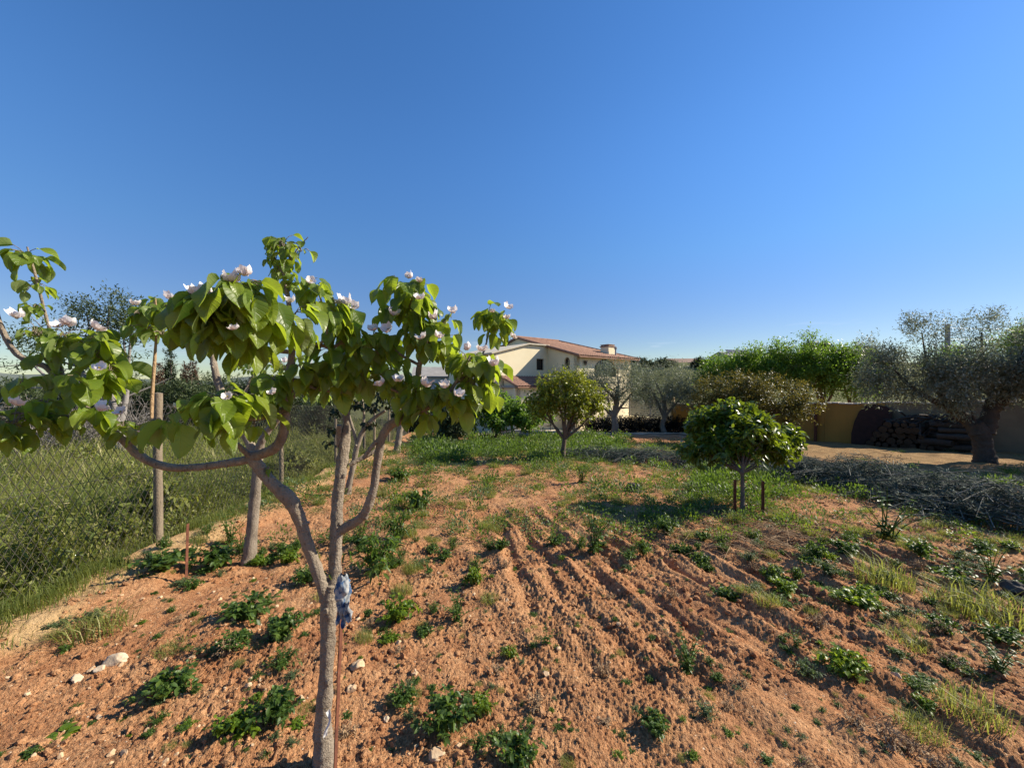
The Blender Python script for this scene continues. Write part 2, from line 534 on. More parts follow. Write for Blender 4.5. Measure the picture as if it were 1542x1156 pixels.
def soil_mat():
    m, t, out = mat_new('soil')
    geo = nd(t, 'ShaderNodeNewGeometry').outputs['Position']
    at = nd(t, 'ShaderNodeAttribute', attribute_name='luv')
    sep = nd(t, 'ShaderNodeSeparateXYZ'); t.links.new(at.outputs['Vector'], sep.inputs[0])
    big = noise(t, .55, 5, .6, geo); mid = noise(t, 5, 6, .65, geo, .4); fin = noise(t, 42, 5, .7, geo)
    c = ramp(t, [(.25, (.245, .098, .042)), (.45, (.450, .208, .090)), (.68, (.610, .340, .165))], mid)
    c = mix(t, ramp(t, [(.40, (0, 0, 0)), (.62, (1, 1, 1))], big), c, mix(t, .55, c, (.57, .33, .16)))
    big2 = noise(t, 1.3, 5, .65, geo, .5)
    c = mix(t, ramp(t, [(.52, (0, 0, 0)), (.70, (.7, .7, .7))], big2), c, (.24, .105, .052))
    c = mix(t, ramp(t, [(.36, (.65, .65, .65)), (.54, (0, 0, 0))], fin), c, (.15, .055, .025))  # dark flecks where the bump is low, crumb shadows put into the colour
    xf = noise(t, 150, 4, .7, geo)
    c = mix(t, ramp(t, [(.36, (.5, .5, .5)), (.52, (0, 0, 0))], xf), c, (.21, .08, .038))  # finer dark flecks, crumb shadows put into the colour as well
    c = mix(t, ramp(t, [(.58, (0, 0, 0)), (.72, (.5, .5, .5))], xf), c, (.66, .43, .24))
    c = mix(t, ramp(t, [(.62, (0, 0, 0)), (.74, (.75, .75, .75))], fin), c, (.60, .40, .24))
    vo = nd(t, 'ShaderNodeTexVoronoi'); vo.inputs['Scale'].default_value = 34; t.links.new(geo, vo.inputs['Vector'])
    peb = nd(t, 'ShaderNodeMapRange'); t.links.new(vo.outputs['Distance'], peb.inputs[0])
    peb.inputs[1].default_value = .20; peb.inputs[2].default_value = .13
    sepc = nd(t, 'ShaderNodeSeparateColor'); t.links.new(vo.outputs['Color'], sepc.inputs[0])
    sel = nd(t, 'ShaderNodeMath', operation='GREATER_THAN'); t.links.new(sepc.outputs[0], sel.inputs[0]); sel.inputs[1].default_value = .80
    pf = nd(t, 'ShaderNodeMath', operation='MULTIPLY'); t.links.new(peb.outputs[0], pf.inputs[0]); t.links.new(sel.outputs[0], pf.inputs[1])
    c = mix(t, pf.outputs[0], c, mix(t, sepc.outputs[1], (.55, .36, .20), (.62, .52, .40)))
    # zones: x = grass litter and the shade-darkened strip, y = pale yard, z = sandy bank
    lit = ramp(t, [(.3, (.075, .085, .030)), (.6, (.14, .145, .05)), (.8, (.22, .20, .09))], mid)
    c = mix(t, sep.outputs[0], c, lit)
    pale = ramp(t, [(.3, (.42, .33, .23)), (.7, (.60, .50, .38))], mid)
    c = mix(t, sep.outputs[1], c, pale)
    sand = ramp(t, [(.3, (.40, .25, .11)), (.7, (.60, .42, .21))], mid)
    c = mix(t, sep.outputs[2], c, sand)
    h = nd(t, 'ShaderNodeMath', operation='ADD'); t.links.new(fin, h.inputs[0])
    mm = nd(t, 'ShaderNodeMath', operation='MULTIPLY_ADD'); t.links.new(pf.outputs[0], mm.inputs[0]); mm.inputs[1].default_value = .35
    t.links.new(noise(t, 110, 3, .6, geo), mm.inputs[2]); t.links.new(mm.outputs[0], h.inputs[1])
    t.links.new(princ(t, c, .95, .12, bump(t, h.outputs[0], 1.0, .016)), out.inputs[0])
    return m


M = {}
M['soil'] = soil_mat()
M['quince_leaf'] = leaf_mat('quince_leaf', [(0, (.070, .128, .012)), (.5, (.120, .195, .017)), (1, (.205, .265, .024))], (.50, .64, .035), .45, .38, .45, under=(.19, .24, .09), veins=True)
M['quince_dark'] = leaf_mat('quince_dark', [(0, (.045, .075, .014)), (1, (.10, .15, .03))], (.22, .34, .03), .35, .5, .3)
M['citrus_leaf'] = leaf_mat('citrus_leaf', [(0, (.035, .070, .010)), (.5, (.075, .130, .016)), (.8, (.15, .20, .025)), (1, (.33, .34, .035))], (.30, .40, .02), .35, .35, .45)
M['orange_leaf'] = leaf_mat('orange_leaf', [(0, (.060, .090, .010)), (.40, (.150, .185, .018)), (.70, (.29, .29, .026)), (1, (.48, .44, .04))], (.42, .46, .025), .35, .38, .4)
M['olive_leaf'] = leaf_mat('olive_leaf', [(0, (.095, .110, .070)), (.5, (.195, .215, .155)), (1, (.40, .42, .35))], (.24, .28, .14), .36, .5, .35)
M['olive_dry'] = leaf_mat('olive_dry', [(0, (.040, .058, .040)), (.5, (.078, .106, .074)), (1, (.18, .22, .165))], (.04, .055, .045), .1, .7, .12)
M['green_leaf'] = leaf_mat('green_leaf', [(0, (.045, .090, .012)), (.5, (.095, .175, .020)), (1, (.19, .28, .035))], (.28, .46, .04), .42, .42, .35)
M['red_leaf'] = leaf_mat('red_leaf', [(0, (.045, .072, .014)), (.55, (.095, .115, .024)), (1, (.19, .125, .045))], (.22, .18, .03), .35, .45, .35)
M['dark_leaf'] = leaf_mat('dark_leaf', [(0, (.012, .020, .008)), (1, (.035, .050, .016))], (.04, .07, .01), .2, .5, .3)
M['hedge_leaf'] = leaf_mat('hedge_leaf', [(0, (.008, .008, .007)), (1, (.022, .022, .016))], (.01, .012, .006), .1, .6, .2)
M['cypress_leaf'] = leaf_mat('cypress_leaf', [(0, (.020, .034, .012)), (1, (.055, .075, .028))], (.05, .07, .02), .2, .6, .2)
M['rust_cypress'] = leaf_mat('rust_cypress', [(0, (.060, .040, .025)), (1, (.15, .085, .055))], (.08, .05, .03), .2, .6, .2)
M['shrub_leaf'] = leaf_mat('shrub_leaf', [(0, (.040, .060, .022)), (.5, (.075, .100, .040)), (1, (.13, .155, .075))], (.12, .17, .04), .3, .5, .3)
M['grass'] = leaf_mat('grass', [(0, (.075, .110, .020)), (.45, (.170, .195, .042)), (.8, (.280, .272, .080)), (1, (.46, .41, .19))], (.42, .45, .07), .42, .5, .3)
M['weed'] = leaf_mat('weed', [(0, (.030, .062, .012)), (.5, (.062, .115, .020)), (1, (.115, .175, .030))], (.20, .32, .03), .38, .45, .35)
M['weed_bright'] = leaf_mat('weed_bright', [(0, (.055, .100, .010)), (.5, (.10, .175, .015)), (1, (.18, .25, .02))], (.34, .46, .03), .42, .42, .35)
M['weed_pale'] = leaf_mat('weed_pale', [(0, (.060, .095, .035)), (1, (.14, .19, .08))], (.20, .28, .08), .35, .5, .3)
M['quince_bark'] = bark_mat('quince_bark', (.34, .28, .21), (.105, .080, .058), 22, .9)
M['olive_bark'] = bark_mat('olive_bark', (.24, .205, .16), (.09, .072, .055), 9, .9)
M['shaded_bark'] = bark_mat('shaded_bark', (.075, .062, .048), (.028, .023, .018), 8, 1.0)  # olive bark darkened, the crown's shade on the trunk put into the colour
M['brush_twig'] = bark_mat('brush_twig', (.24, .23, .19), (.08, .08, .068), 14)
M['dark_bark'] = bark_mat('dark_bark', (.17, .125, .09), (.06, .042, .03), 12)
M['grey_twig'] = bark_mat('grey_twig', (.30, .275, .25), (.14, .12, .11), 14)
M['stick'] = bark_mat('stick', (.42, .29, .16), (.20, .12, .06), 14)
M['post'] = bark_mat('post', (.25, .20, .14), (.11, .085, .06), 10)
M['wire'] = plain('wire', (.085, .075, .058), (.045, .04, .03), 20, .6, .4, .1, .002, .2)
M['rust'] = plain('rust', (.20, .075, .040), (.085, .030, .018), 25, .85, .3, .5, .004)
M['stone'] = plain('stone', (.60, .45, .28), (.40, .25, .14), 14, .9, .2, .6, .01)
M['white_stone'] = plain('white_stone', (.58, .47, .34), (.42, .31, .20), 14, .9, .2, .5, .01)
M['dark_stone'] = plain('dark_stone', (.10, .085, .07), (.05, .042, .035), 10, .9, .2, .6, .02)
M['straw'] = plain('straw', (.42, .29, .16), (.22, .13, .07), 30, .8, .2, .2, .003)
M['cream'] = plain('cream', (.84, .735, .50), (.78, .67, .44), 1.2, .9, .2, .25, .01)
M['ochre'] = plain('ochre', (.43, .235, .055), (.30, .165, .042), 1.5, .9, .2, .3, .01, stretch=(1, 1, .25))
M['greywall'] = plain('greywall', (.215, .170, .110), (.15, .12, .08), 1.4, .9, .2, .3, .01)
M['coping'] = plain('coping', (.66, .58, .44), (.50, .44, .34), 4, .9, .2, .3, .01)
M['tile'] = plain('tile', (.36, .20, .135), (.20, .11, .078), 3.5, .85, .25, .4, .01)
M['brick'] = plain('brick', (.36, .24, .18), (.24, .16, .12), 6, .9, .2, .3, .01)
M['dark'] = plain('dark', (.02, .018, .016), (.012, .011, .01), 4, .35, .5, .1, .002)
M['dark_rust'] = plain('dark_rust', (.055, .024, .016), (.028, .014, .010), 6, .85, .3, .4, .004)
M['wood_dark'] = bark_mat('wood_dark', (.075, .058, .045), (.028, .021, .016), 12)  # near-black, the deep shade over the woodpile is put into the wood colour
M['glass'] = plain('glass', (.015, .017, .02), (.01, .011, .013), 2, .08, .6, .0, .001)
M['frame'] = plain('frame', (.10, .065, .04), (.06, .04, .025), 8, .6, .3, .2, .003)
M['grey_conc'] = plain('grey_conc', (.36, .34, .31), (.26, .245, .22), 2.5, .9, .2, .3, .01)
M['white_wall'] = plain('white_wall', (.72, .72, .70), (.64, .64, .62), 2, .9, .2, .1, .01)
M['panel_blue'] = plain('panel_blue', (.035, .05, .085), (.02, .03, .055), 4, .2, .5, .0, .001)
M['shutter'] = plain('shutter', (.42, .66, .72), (.34, .58, .66), 4, .6, .3, .1, .004)
M['steel'] = plain('steel', (.30, .31, .33), (.20, .21, .22), 6, .5, .5, .1, .003, .5)
M['log_end'] = plain('log_end', (.065, .045, .028), (.035, .024, .016), 18, .9, .2, .3, .006)  # sawn wood darkened, deep shade of the pile put into the colour


def petal_mat():
    m, t, out = mat_new('petal')
    at = nd(t, 'ShaderNodeAttribute', attribute_name='luv')
    sep = nd(t, 'ShaderNodeSeparateXYZ'); t.links.new(at.outputs['Vector'], sep.inputs[0])
    col = ramp(t, [(0, (.80, .66, .64)), (.3, (.86, .81, .80)), (1, (.88, .86, .85))], sep.outputs[1])
    p = princ(t, col, .6, .25)
    tr = nd(t, 'ShaderNodeBsdfTranslucent'); tr.inputs[0].default_value = (.80, .72, .70, 1)
    ms = nd(t, 'ShaderNodeMixShader'); ms.inputs[0].default_value = .35
    t.links.new(p, ms.inputs[1]); t.links.new(tr.outputs[0], ms.inputs[2]); t.links.new(ms.outputs[0], out.inputs[0])
    return m


M['petal'] = petal_mat()
M['stamen'] = plain('stamen', (.55, .42, .10), (.35, .25, .05), 30, .8)


def rag_mat():
    m, t, out = mat_new('rag')
    v = objco(t)
    n = noise(t, 26, 4, .6, v, .6); n2 = noise(t, 60, 3, .6, v)
    c = ramp(t, [(.32, (.020, .045, .11)), (.42, (.055, .105, .20)), (.47, (.22, .25, .27)), (.62, (.42, .41, .38))], n)
    t.links.new(princ(t, c, .9, .15, bump(t, n2, .5, .004)), out.inputs[0])
    return m


M['rag'] = rag_mat()

# ------------------------------------------------------------------ ground: one sheet to the horizon
def make_ground():
    cx, cy = 0.0, -0.6
    ncol = 1500
    # even columns ahead, coarser behind, closed all round
    a1 = np.linspace(R(-88), R(88), ncol)
    a2 = np.linspace(R(88), R(272), 60)[1:-1]
    ang = np.concatenate([a1, a2])
    rad = np.concatenate([[0.02, .3, .6, .9], np.exp(np.linspace(np.log(1.15), np.log(30), 860)), np.exp(np.linspace(np.log(30), np.log(6000), 110))[1:]])
    A, Rr = np.meshgrid(ang, rad)
    X = cx + Rr * np.sin(A); Y = cy + Rr * np.cos(A)
    Z = ground_z(X, Y)
    nr, nc = X.shape
    V = np.stack([X, Y, Z], -1).reshape(-1, 3)
    i = np.arange(nr - 1)[:, None] * nc; j = np.arange(nc)[None]; j2 = (j + 1) % nc
    F = np.stack([i + j, i + nc + j, i + nc + j2, i + j2], -1).reshape(-1, 4)[:, ::-1]
    x, y = V[:, 0], V[:, 1]
    dx = x - fence_x(y)
    wob = 0.12 * pnoise(x * 2, y * 2)
    field = 1 - sstep(-0.25, 0.02, dx + wob)
    far = sstep(30, 42, y)
    yard = sstep(20.5, 22.5, y + .6 * pnoise(x, y)) * sstep(-3.0, -1.5, x) * (1 - sstep(9.5, 12, x)) * (1 - sstep(30, 33, y))
    strip = sstep(5.5, 8.5, x - 0.15 * y + .5 * pnoise(x * .7, y * .7)) * sstep(9.0, 11, y) * .55  # soil strip before the wall, part shade put into its colour via litter
    bank = sstep(-.02, .08, dx) * (1 - sstep(.40, .72, dx + .22 * pnoise(x * 2.3, y * 2.3))) * (1 - sstep(14, 20, y)) * .85
    At = np.stack([np.maximum(np.maximum(field, far), strip * .8), yard * (1 - far), bank * (1 - field)], -1)
    mb = MB(); mb.add(V, F, At)
    o = mb.build('ground', M['soil'])
    o['kind'] = 'structure'
    o['label'] = 'reddish tilled soil of the orchard plot'


make_ground()

# ------------------------------------------------------------------ the quince tree in front
def quince_leaf(mb, base, d, nrml, L, r):
    """one broad drooping leaf with a fold along the midrib and wavy edges"""
    nv, nu = 9, 6
    Wd = L * r.uniform(.28, .40)
    fold = r.uniform(.1, 1.0); droop = r.uniform(.3, 1.6); twist = r.uniform(-.9, .9)
    d = nrm(d); s = nrm(np.cross(d, nrml)); n = np.cross(s, d)
    pos = np.asarray(base, float).copy()
    pet = L * r.uniform(.10, .2)
    V = []; A = []
    rv = r.random()
    us = np.linspace(-1, 1, nu + 1)
    ph = r.uniform(0, 6)
    dd = d.copy()
    pos = pos + dd * pet
    for k in range(nv + 1):
        v = k / nv
        ww = Wd * (math.sin(math.pi * min(1, v ** .72)) ** .8 if 0 < v < 1 else 0.0)
        if k > 0:
            dd = nrm(dd + np.array([0, 0, -1.0]) * droop / nv)
            pos = pos + dd * L / nv
        ss = nrm(s + n * twist * v); ss = nrm(ss - dd * np.dot(ss, dd))
        nn = np.cross(ss, dd)
        for u in us:
            z = fold * abs(u) ** 1.15 * ww - .18 * ww * u * u * fold + .05 * L * math.sin(ph + v * 8 + u * 1.5) * abs(u)
            V.append(pos + ss * u * ww + nn * z)
            A.append((u, v, rv))
    F = []
    m = nu + 1
    for k in range(nv):
        for j in range(nu):
            F.append((k * m + j, k * m + j + 1, (k + 1) * m + j + 1, (k + 1) * m + j))
    mb.add(V, np.array(F), A)


def quince_cluster(mb, tw, c, Rm, n, L, r, up=0.25):
    """leaves on a short shoot: bases near the shoot, blades hanging outwards"""
    c = np.asarray(c, float)
    for i in range(n):
        az = r.uniform(0, 2 * math.pi); el = R(r.uniform(-65, 40)) if r.random() > .25 else R(r.uniform(20, 75))
        o = np.array([math.cos(az) * math.cos(el), math.sin(az) * math.cos(el), math.sin(el)])
        b = c + o * Rm * r.uniform(.15, .75) + np.array([0, 0, Rm * .30])
        d = nrm(np.array([o[0], o[1], o[2] * .5 - r.uniform(.35, 1.5)]))
        nn = nrm(np.array([o[0] * .6, o[1] * .6, .8]) + r.normal(0, .25, 3))
        l = L * .86 * r.uniform(.55, 1.15)
        quince_leaf(mb, b, d, nn, l, r)
        if r.random() < .7:
            q = c + (b - c) * .2
            tube(tw, spline([np.r_[q, .0018], np.r_[(q + b) / 2 + [0, 0, .006], .0014], np.r_[b + d * L * .12, .001]], 3)[:, :3], .0014, 4, cap=False)


def blossom_mesh(r, open_=1.0):
    mb = MB()
    for k in range(5):
        a = 2 * math.pi * k / 5 + r.uniform(-.15, .15)
        ca, sa = math.cos(a), math.sin(a)
        L = .030 * r.uniform(.9, 1.1); nv, nu = 6, 6
        V = []; A = []
        cup = r.uniform(.5, 1.3) * open_
        for i in range(nv + 1):
            v = i / nv
            ww = .0225 * (math.sin(math.pi * (.10 + .72 * v)) ** .55)
            for u in np.linspace(-1, 1, nu + 1):
                rr = L * (v - .10 * u * u * v)
                z = cup * .018 * v ** 1.4 + .008 * u * u * v + .0025 * math.sin(7 * u + 9 * v + k * 2)
                x, y = rr, u * ww
                V.append((ca * x - sa * y, sa * x + ca * y, z)); A.append((u, v, 0))
        m = nu + 1
        F = [(i * m + j, (i + 1) * m + j, (i + 1) * m + j + 1, i * m + j + 1) for i in range(nv) for j in range(nu)]
        mb.add(V, F, A)
    return mb.mesh('blossom', M['petal'])


def stamen_mesh():
    mb = MB()
    for k in range(12):
        a = k * 2.4; q = .006 * math.sqrt(k / 12)
        tube(mb, [(0, 0, 0), (q * math.cos(a), q * math.sin(a), .011)], [.0006, .0012], 4)
    return mb.mesh('stamens', M['stamen'])


rb = np.random.default_rng(21)
BLOSSOMS = [blossom_mesh(rb, o) for o in (.9, 1.2, 1.6, 2.1)]
STAMENS = stamen_mesh()


def add_blossom(root, p, r, sc=1.0, out=None):
    o = bpy.data.objects.new('blossom', BLOSSOMS[r.integers(4)]); COL.objects.link(o)
    o.parent = root
    o.location = Vector(p) - root.location
    up = Vector(out) if out is not None else Vector((r.normal(0, .5), r.normal(-.35, .5), 1)).normalized()
    o.rotation_euler = up.to_track_quat('Z', 'Y').to_euler()
    o.rotation_euler.rotate_axis('Z', r.uniform(0, 6))
    o.scale = [sc] * 3
    s = bpy.data.objects.new('stamens', STAMENS); COL.objects.link(s); s.parent = o


def limb(mb, rows, sides=12, rough=.10, k=7):
    """rows of (px, py, depth, radius in metres)"""
    p = np.array([np.r_[W(a, b, d), r_] for a, b, d, r_ in rows])
    s = spline(p, k * 2)
    kk = np.arange(len(s)) + 37.0 * len(rows)
    s[:, 3] *= 1 + .09 * np.clip(pnoise(kk * .23 + rows[0][0], kk * 0 + rows[0][1]), -.3, 1) + .05 * pnoise(kk * .7, kk * 0 + 3)
    tube(mb, s[:, :3], s[:, 3], sides, rough * 1.25)
    # pruning stubs and knots along the limb
    q = np.random.default_rng(int(rows[0][0] * 31 + rows[-1][1] * 7 + len(rows)))
    for i in range(3, len(s) - 3):
        if s[i, 3] > .009 and q.random() < .06:
            o = nrm(q.normal(size=3) + [0, -.3, .2]); o = nrm(o - nrm(s[i + 1, :3] - s[i, :3]) * .6 * np.dot(o, nrm(s[i + 1, :3] - s[i, :3])))
            L = s[i, 3] * q.uniform(1.02, 1.35); rr = s[i, 3] * q.uniform(.25, .55)
            tube(mb, [s[i, :3] + o * s[i, 3] * .3, s[i, :3] + o * L * .8, s[i, :3] + o * L], [rr * 1.5, rr, rr * .8], 8, .2)


def make_front_quince():
    r = np.random.default_rng(3)
    bx, by = W(492, 1150, 1.71)[:2]
    root = thing('quince_tree', 'quince tree with big yellow-green leaves and white blossoms, forked trunk standing in the front', 'tree', (bx, by, gz(bx, by) - .03))
    tr = MB()
    limb(tr, [(489, 1175, 1.70, .0539), (488, 1130, 1.70, .0435), (486, 1090, 1.70, .0348), (491, 1020, 1.70, .0296), (494, 960, 1.70, .0305), (495, 915, 1.70, .0348), (497, 893, 1.70, .0313), (500, 880, 1.70, .0226)], 16)
    # left limb up to the junction
    limb(tr, [(496, 915, 1.70, .0278), (487, 885, 1.69, .0261), (474, 850, 1.67, .0235), (462, 815, 1.65, .0226), (452, 782, 1.63, .0235), (440, 757, 1.61, .0278), (428, 744, 1.60, .0296), (408, 726, 1.58, .0226), (392, 706, 1.57, .0226), (380, 690, 1.56, .0226), (374, 684, 1.56, .0174)], 14)
    # long left branch
    limb(tr, [(386, 688, 1.56, .0191), (362, 694, 1.55, .0165), (330, 699, 1.54, .0157), (290, 704, 1.52, .0148), (255, 703, 1.50, .0148), (225, 694, 1.49, .0139), (203, 680, 1.48, .0148), (185, 663, 1.47, .0130), (165, 645, 1.46, .0122), (135, 618, 1.46, .0110), (100, 588, 1.46, .0100), (70, 553, 1.46, .0100), (40, 543, 1.46, .0100), (20, 527, 1.46, .0090), (5, 500, 1.46, .0080), (-6, 465, 1.46, .0060), (-14, 420, 1.46, .0040)], 10, .14)
    # upright shoot on the far left
    limb(tr, [(100, 588, 1.46, .0070), (90, 548, 1.47, .0060), (83, 524, 1.47, .0060), (69, 476, 1.48, .0050), (54, 417, 1.48, .0040), (41, 372, 1.48, .0030)], 7)
    # branch reaching to the left edge at the bottom
    limb(tr, [(150, 632, 1.46, .0080), (110, 628, 1.42, .0070), (60, 622, 1.38, .0060), (10, 622, 1.34, .0050), (-30, 628, 1.32, .0040)], 7)
    limb(tr, [(195, 672, 1.48, .0070), (205, 655, 1.46, .0060), (222, 640, 1.44, .0050), (232, 632, 1.42, .0040)], 7)
    # short crossing twig above the left branch
    limb(tr, [(378, 688, 1.55, .0120), (366, 677, 1.53, .0110), (357, 668, 1.51, .0090)], 8)
    # middle stem rising behind the near leaves
    limb(tr, [(378, 688, 1.56, .0209), (398, 682, 1.55, .0191), (416, 672, 1.54, .0191), (427, 650, 1.53, .0174), (430, 620, 1.52, .0165), (433, 590, 1.51, .0157), (437, 555, 1.50, .0139), (440, 520, 1.48, .0113), (437, 480, 1.46, .0100), (433, 445, 1.45, .0080), (426, 410, 1.44, .0060), (421, 360, 1.44, .0030)], 12)
    limb(tr, [(431, 615, 1.52, .0100), (412, 622, 1.47, .0090), (390, 630, 1.41, .0080), (360, 628, 1.34, .0060), (338, 612, 1.30, .0040)], 8)
    limb(tr, [(440, 530, 1.48, .0090), (420, 528, 1.38, .0080), (390, 520, 1.25, .0070), (365, 500, 1.12, .0060), (350, 465, 1.05, .0050), (345, 435, 1.03, .0030)], 8)
    limb(tr, [(393, 522, 1.25, .0060), (345, 510, 1.15, .0060), (305, 490, 1.08, .0050), (290, 460, 1.05, .0030)], 8)
    limb(tr, [(440, 525, 1.48, .0090), (458, 517, 1.50, .0080), (480, 519, 1.53, .0080), (503, 522, 1.56, .0070), (520, 505, 1.57, .0060), (522, 470, 1.57, .0040)], 8)
    limb(tr, [(480, 519, 1.53, .0060), (492, 505, 1.50, .0050), (488, 470, 1.47, .0040), (480, 440, 1.46, .0030)], 7)
    limb(tr, [(436, 570, 1.50, .0080), (455, 575, 1.52, .0070), (475, 585, 1.55, .0060), (500, 590, 1.58, .0040)], 7)
    limb(tr, [(426, 410, 1.44, .0040), (438, 392, 1.44, .0030), (450, 372, 1.44, .0020), (464, 357, 1.44, .0015)], 6)
    # second stem and the right limb
    limb(tr, [(500, 905, 1.71, .0296), (504, 870, 1.72, .0261), (505, 835, 1.73, .0252), (507, 800, 1.74, .0261), (508, 760, 1.76, .0235), (512, 720, 1.78, .0244), (516, 690, 1.80, .0252), (520, 660, 1.82, .0226), (522, 630, 1.83, .0157), (520, 605, 1.83, .0122), (516, 575, 1.83, .0110), (522, 545, 1.82, .0080)], 14, .16)
    limb(tr, [(512, 672, 1.81, .0157), (510, 655, 1.80, .0122), (511, 640, 1.79, .0120)], 8)
    limb(tr, [(526, 700, 1.80, .0100), (540, 692, 1.82, .0110), (556, 684, 1.84, .0100), (566, 678, 1.86, .0100)], 8)
    limb(tr, [(508, 800, 1.74, .0244), (522, 793, 1.73, .0209), (540, 782, 1.72, .0200), (553, 766, 1.71, .0191), (561, 742, 1.70, .0183), (566, 712, 1.70, .0183), (571, 680, 1.70, .0183), (577, 655, 1.70, .0191), (590, 638, 1.70, .0200), (610, 629, 1.70, .0191), (624, 616, 1.70, .0148), (628, 590, 1.70, .0122), (630, 560, 1.70, .0110), (634, 530, 1.69, .0090), (628, 490, 1.68, .0070), (620, 450, 1.68, .0040), (618, 425, 1.68, .0030)], 13, .14)
    limb(tr, [(608, 630, 1.70, .0122), (640, 616, 1.68, .0100), (668, 600, 1.66, .0090), (690, 570, 1.66, .0070), (708, 535, 1.67, .0040)], 8)
    limb(tr, [(690, 575, 1.67, .0060), (712, 556, 1.75, .0060), (728, 530, 1.85, .0050), (735, 505, 1.92, .0040), (742, 475, 1.95, .0030)], 7)
    limb(tr, [(632, 540, 1.69, .0070), (650, 525, 1.68, .0060), (660, 495, 1.67, .0040), (678, 475, 1.67, .0020)], 7)
    limb(tr, [(632, 550, 1.69, .0070), (605, 535, 1.68, .0060), (580, 515, 1.67, .0050), (565, 500, 1.66, .0030)], 7)
    limb(tr, [(628, 600, 1.70, .0080), (605, 592, 1.67, .0060), (580, 582, 1.64, .0040)], 7)
    limb(tr, [(577, 655, 1.70, .0080), (560, 672, 1.69, .0100), (547, 690, 1.68, .0090)], 8)
    # light dry stick carrying a leaf tuft
    st = MB()
    limb(st, [(228, 640, 1.48, .006), (229, 600, 1.50, .006), (233, 540, 1.52, .005), (236, 490, 1.53, .004), (234, 450, 1.53, .003)], 8)
    cr = MB()
    CL = [  # px, py, depth, radius px, leaves, leaf length
        (40, 392, 1.48, 26, 15, .085), (55, 430, 1.48, 22, 9, .060), (48, 470, 1.45, 22, 12, .045), (55, 505, 1.45, 22, 14, .045), (80, 520, 1.45, 16, 8, .05),
        (70, 545, 1.43, 22, 9, .065), (105, 520, 1.44, 26, 12, .08), (140, 535, 1.42, 32, 16, .100), (165, 560, 1.43, 30, 12, .105), (125, 580, 1.38, 32, 14, .105), (85, 580, 1.42, 26, 9, .085),
        (35, 575, 1.40, 14, 4, .09), (70, 610, 1.40, 24, 9, .095), (20, 640, 1.32, 34, 15, .105), (70, 635, 1.38, 26, 11, .085), (112, 635, 1.41, 24, 10, .080), (145, 622, 1.42, 20, 8, .085), (-15, 650, 1.28, 30, 10, .105),
        (185, 645, 1.45, 22, 8, .07), (208, 655, 1.45, 20, 8, .075), (245, 635, 1.40, 20, 6, .10), (275, 632, 1.32, 18, 4, .135),
        (350, 436, 1.00, 26, 12, .100), (372, 432, 1.01, 22, 9, .095), (310, 456, 1.0, 24, 9, .10), (142, 510, 1.40, 22, 10, .090), (98, 506, 1.42, 20, 9, .085), (212, 472, 1.52, 20, 9, .075), (252, 466, 1.52, 20, 9, .075), (232, 468, 1.53, 28, 20, .080), (222, 495, 1.52, 24, 9, .075), (245, 505, 1.52, 22, 8, .07),
        (300, 470, 1.05, 32, 20, .105), (335, 455, 1.03, 34, 20, .105), (372, 450, 1.06, 36, 20, .105), (340, 490, 1.05, 38, 22, .115), (390, 475, 1.10, 34, 15, .105), (420, 480, 1.18, 32, 14, .105), (295, 500, 1.08, 26, 12, .10), (370, 515, 1.10, 30, 12, .10),
        (440, 480, 1.24, 30, 12, .105), (455, 505, 1.35, 20, 7, .085),
        (335, 610, 1.28, 34, 18, .105), (300, 615, 1.31, 24, 8, .105), (365, 605, 1.36, 30, 15, .105), (330, 640, 1.28, 26, 10, .105), (395, 600, 1.45, 30, 14, .10), (410, 575, 1.46, 24, 10, .095), (385, 640, 1.42, 22, 7, .09),
        (426, 372, 1.44, 24, 16, .066), (440, 395, 1.44, 20, 9, .06), (455, 378, 1.44, 16, 8, .048), (415, 392, 1.44, 16, 7, .06), (422, 410, 1.44, 18, 6, .055), (438, 425, 1.43, 20, 8, .06),
        (475, 445, 1.45, 28, 14, .10), (492, 470, 1.46, 26, 11, .095), (462, 430, 1.43, 20, 7, .08),
        (520, 478, 1.56, 28, 14, .105), (512, 500, 1.55, 26, 9, .10), (535, 505, 1.58, 22, 8, .09), (500, 530, 1.55, 24, 10, .10),
        (560, 515, 1.66, 28, 13, .105), (585, 515, 1.66, 26, 12, .105), (545, 535, 1.64, 28, 13, .11), (575, 540, 1.66, 24, 9, .105),
        (520, 560, 1.62, 32, 17, .115), (490, 560, 1.58, 26, 12, .11), (545, 570, 1.66, 28, 13, .11), (500, 590, 1.60, 24, 11, .105), (475, 575, 1.55, 22, 8, .10), (455, 560, 1.5, 20, 7, .09),
        (600, 440, 1.68, 28, 15, .105), (630, 440, 1.68, 26, 14, .105), (615, 465, 1.66, 34, 18, .11), (590, 470, 1.68, 24, 11, .10), (642, 465, 1.68, 20, 9, .10), (625, 495, 1.66, 28, 13, .105),
        (655, 495, 1.67, 26, 12, .105), (672, 515, 1.67, 26, 13, .105), (645, 520, 1.66, 28, 13, .11), (680, 480, 1.67, 12, 5, .075),
        (585, 572, 1.64, 24, 9, .09), (600, 560, 1.66, 22, 9, .10), (610, 585, 1.72, 28, 14, .085), (640, 590, 1.66, 28, 14, .105), (665, 600, 1.64, 30, 14, .11), (625, 615, 1.68, 24, 9, .095), (685, 612, 1.65, 28, 13, .11), (645, 625, 1.65, 24, 8, .10),
        (705, 550, 1.66, 28, 15, .105), (725, 550, 1.68, 28, 14, .105), (742, 565, 1.70, 24, 11, .10), (710, 580, 1.66, 28, 12, .105), (735, 585, 1.70, 22, 8, .10), (700, 605, 1.66, 20, 7, .10),
        (735, 480, 1.93, 22, 13, .105), (755, 483, 1.93, 22, 13, .105), (745, 500, 1.92, 20, 8, .10),
    ]
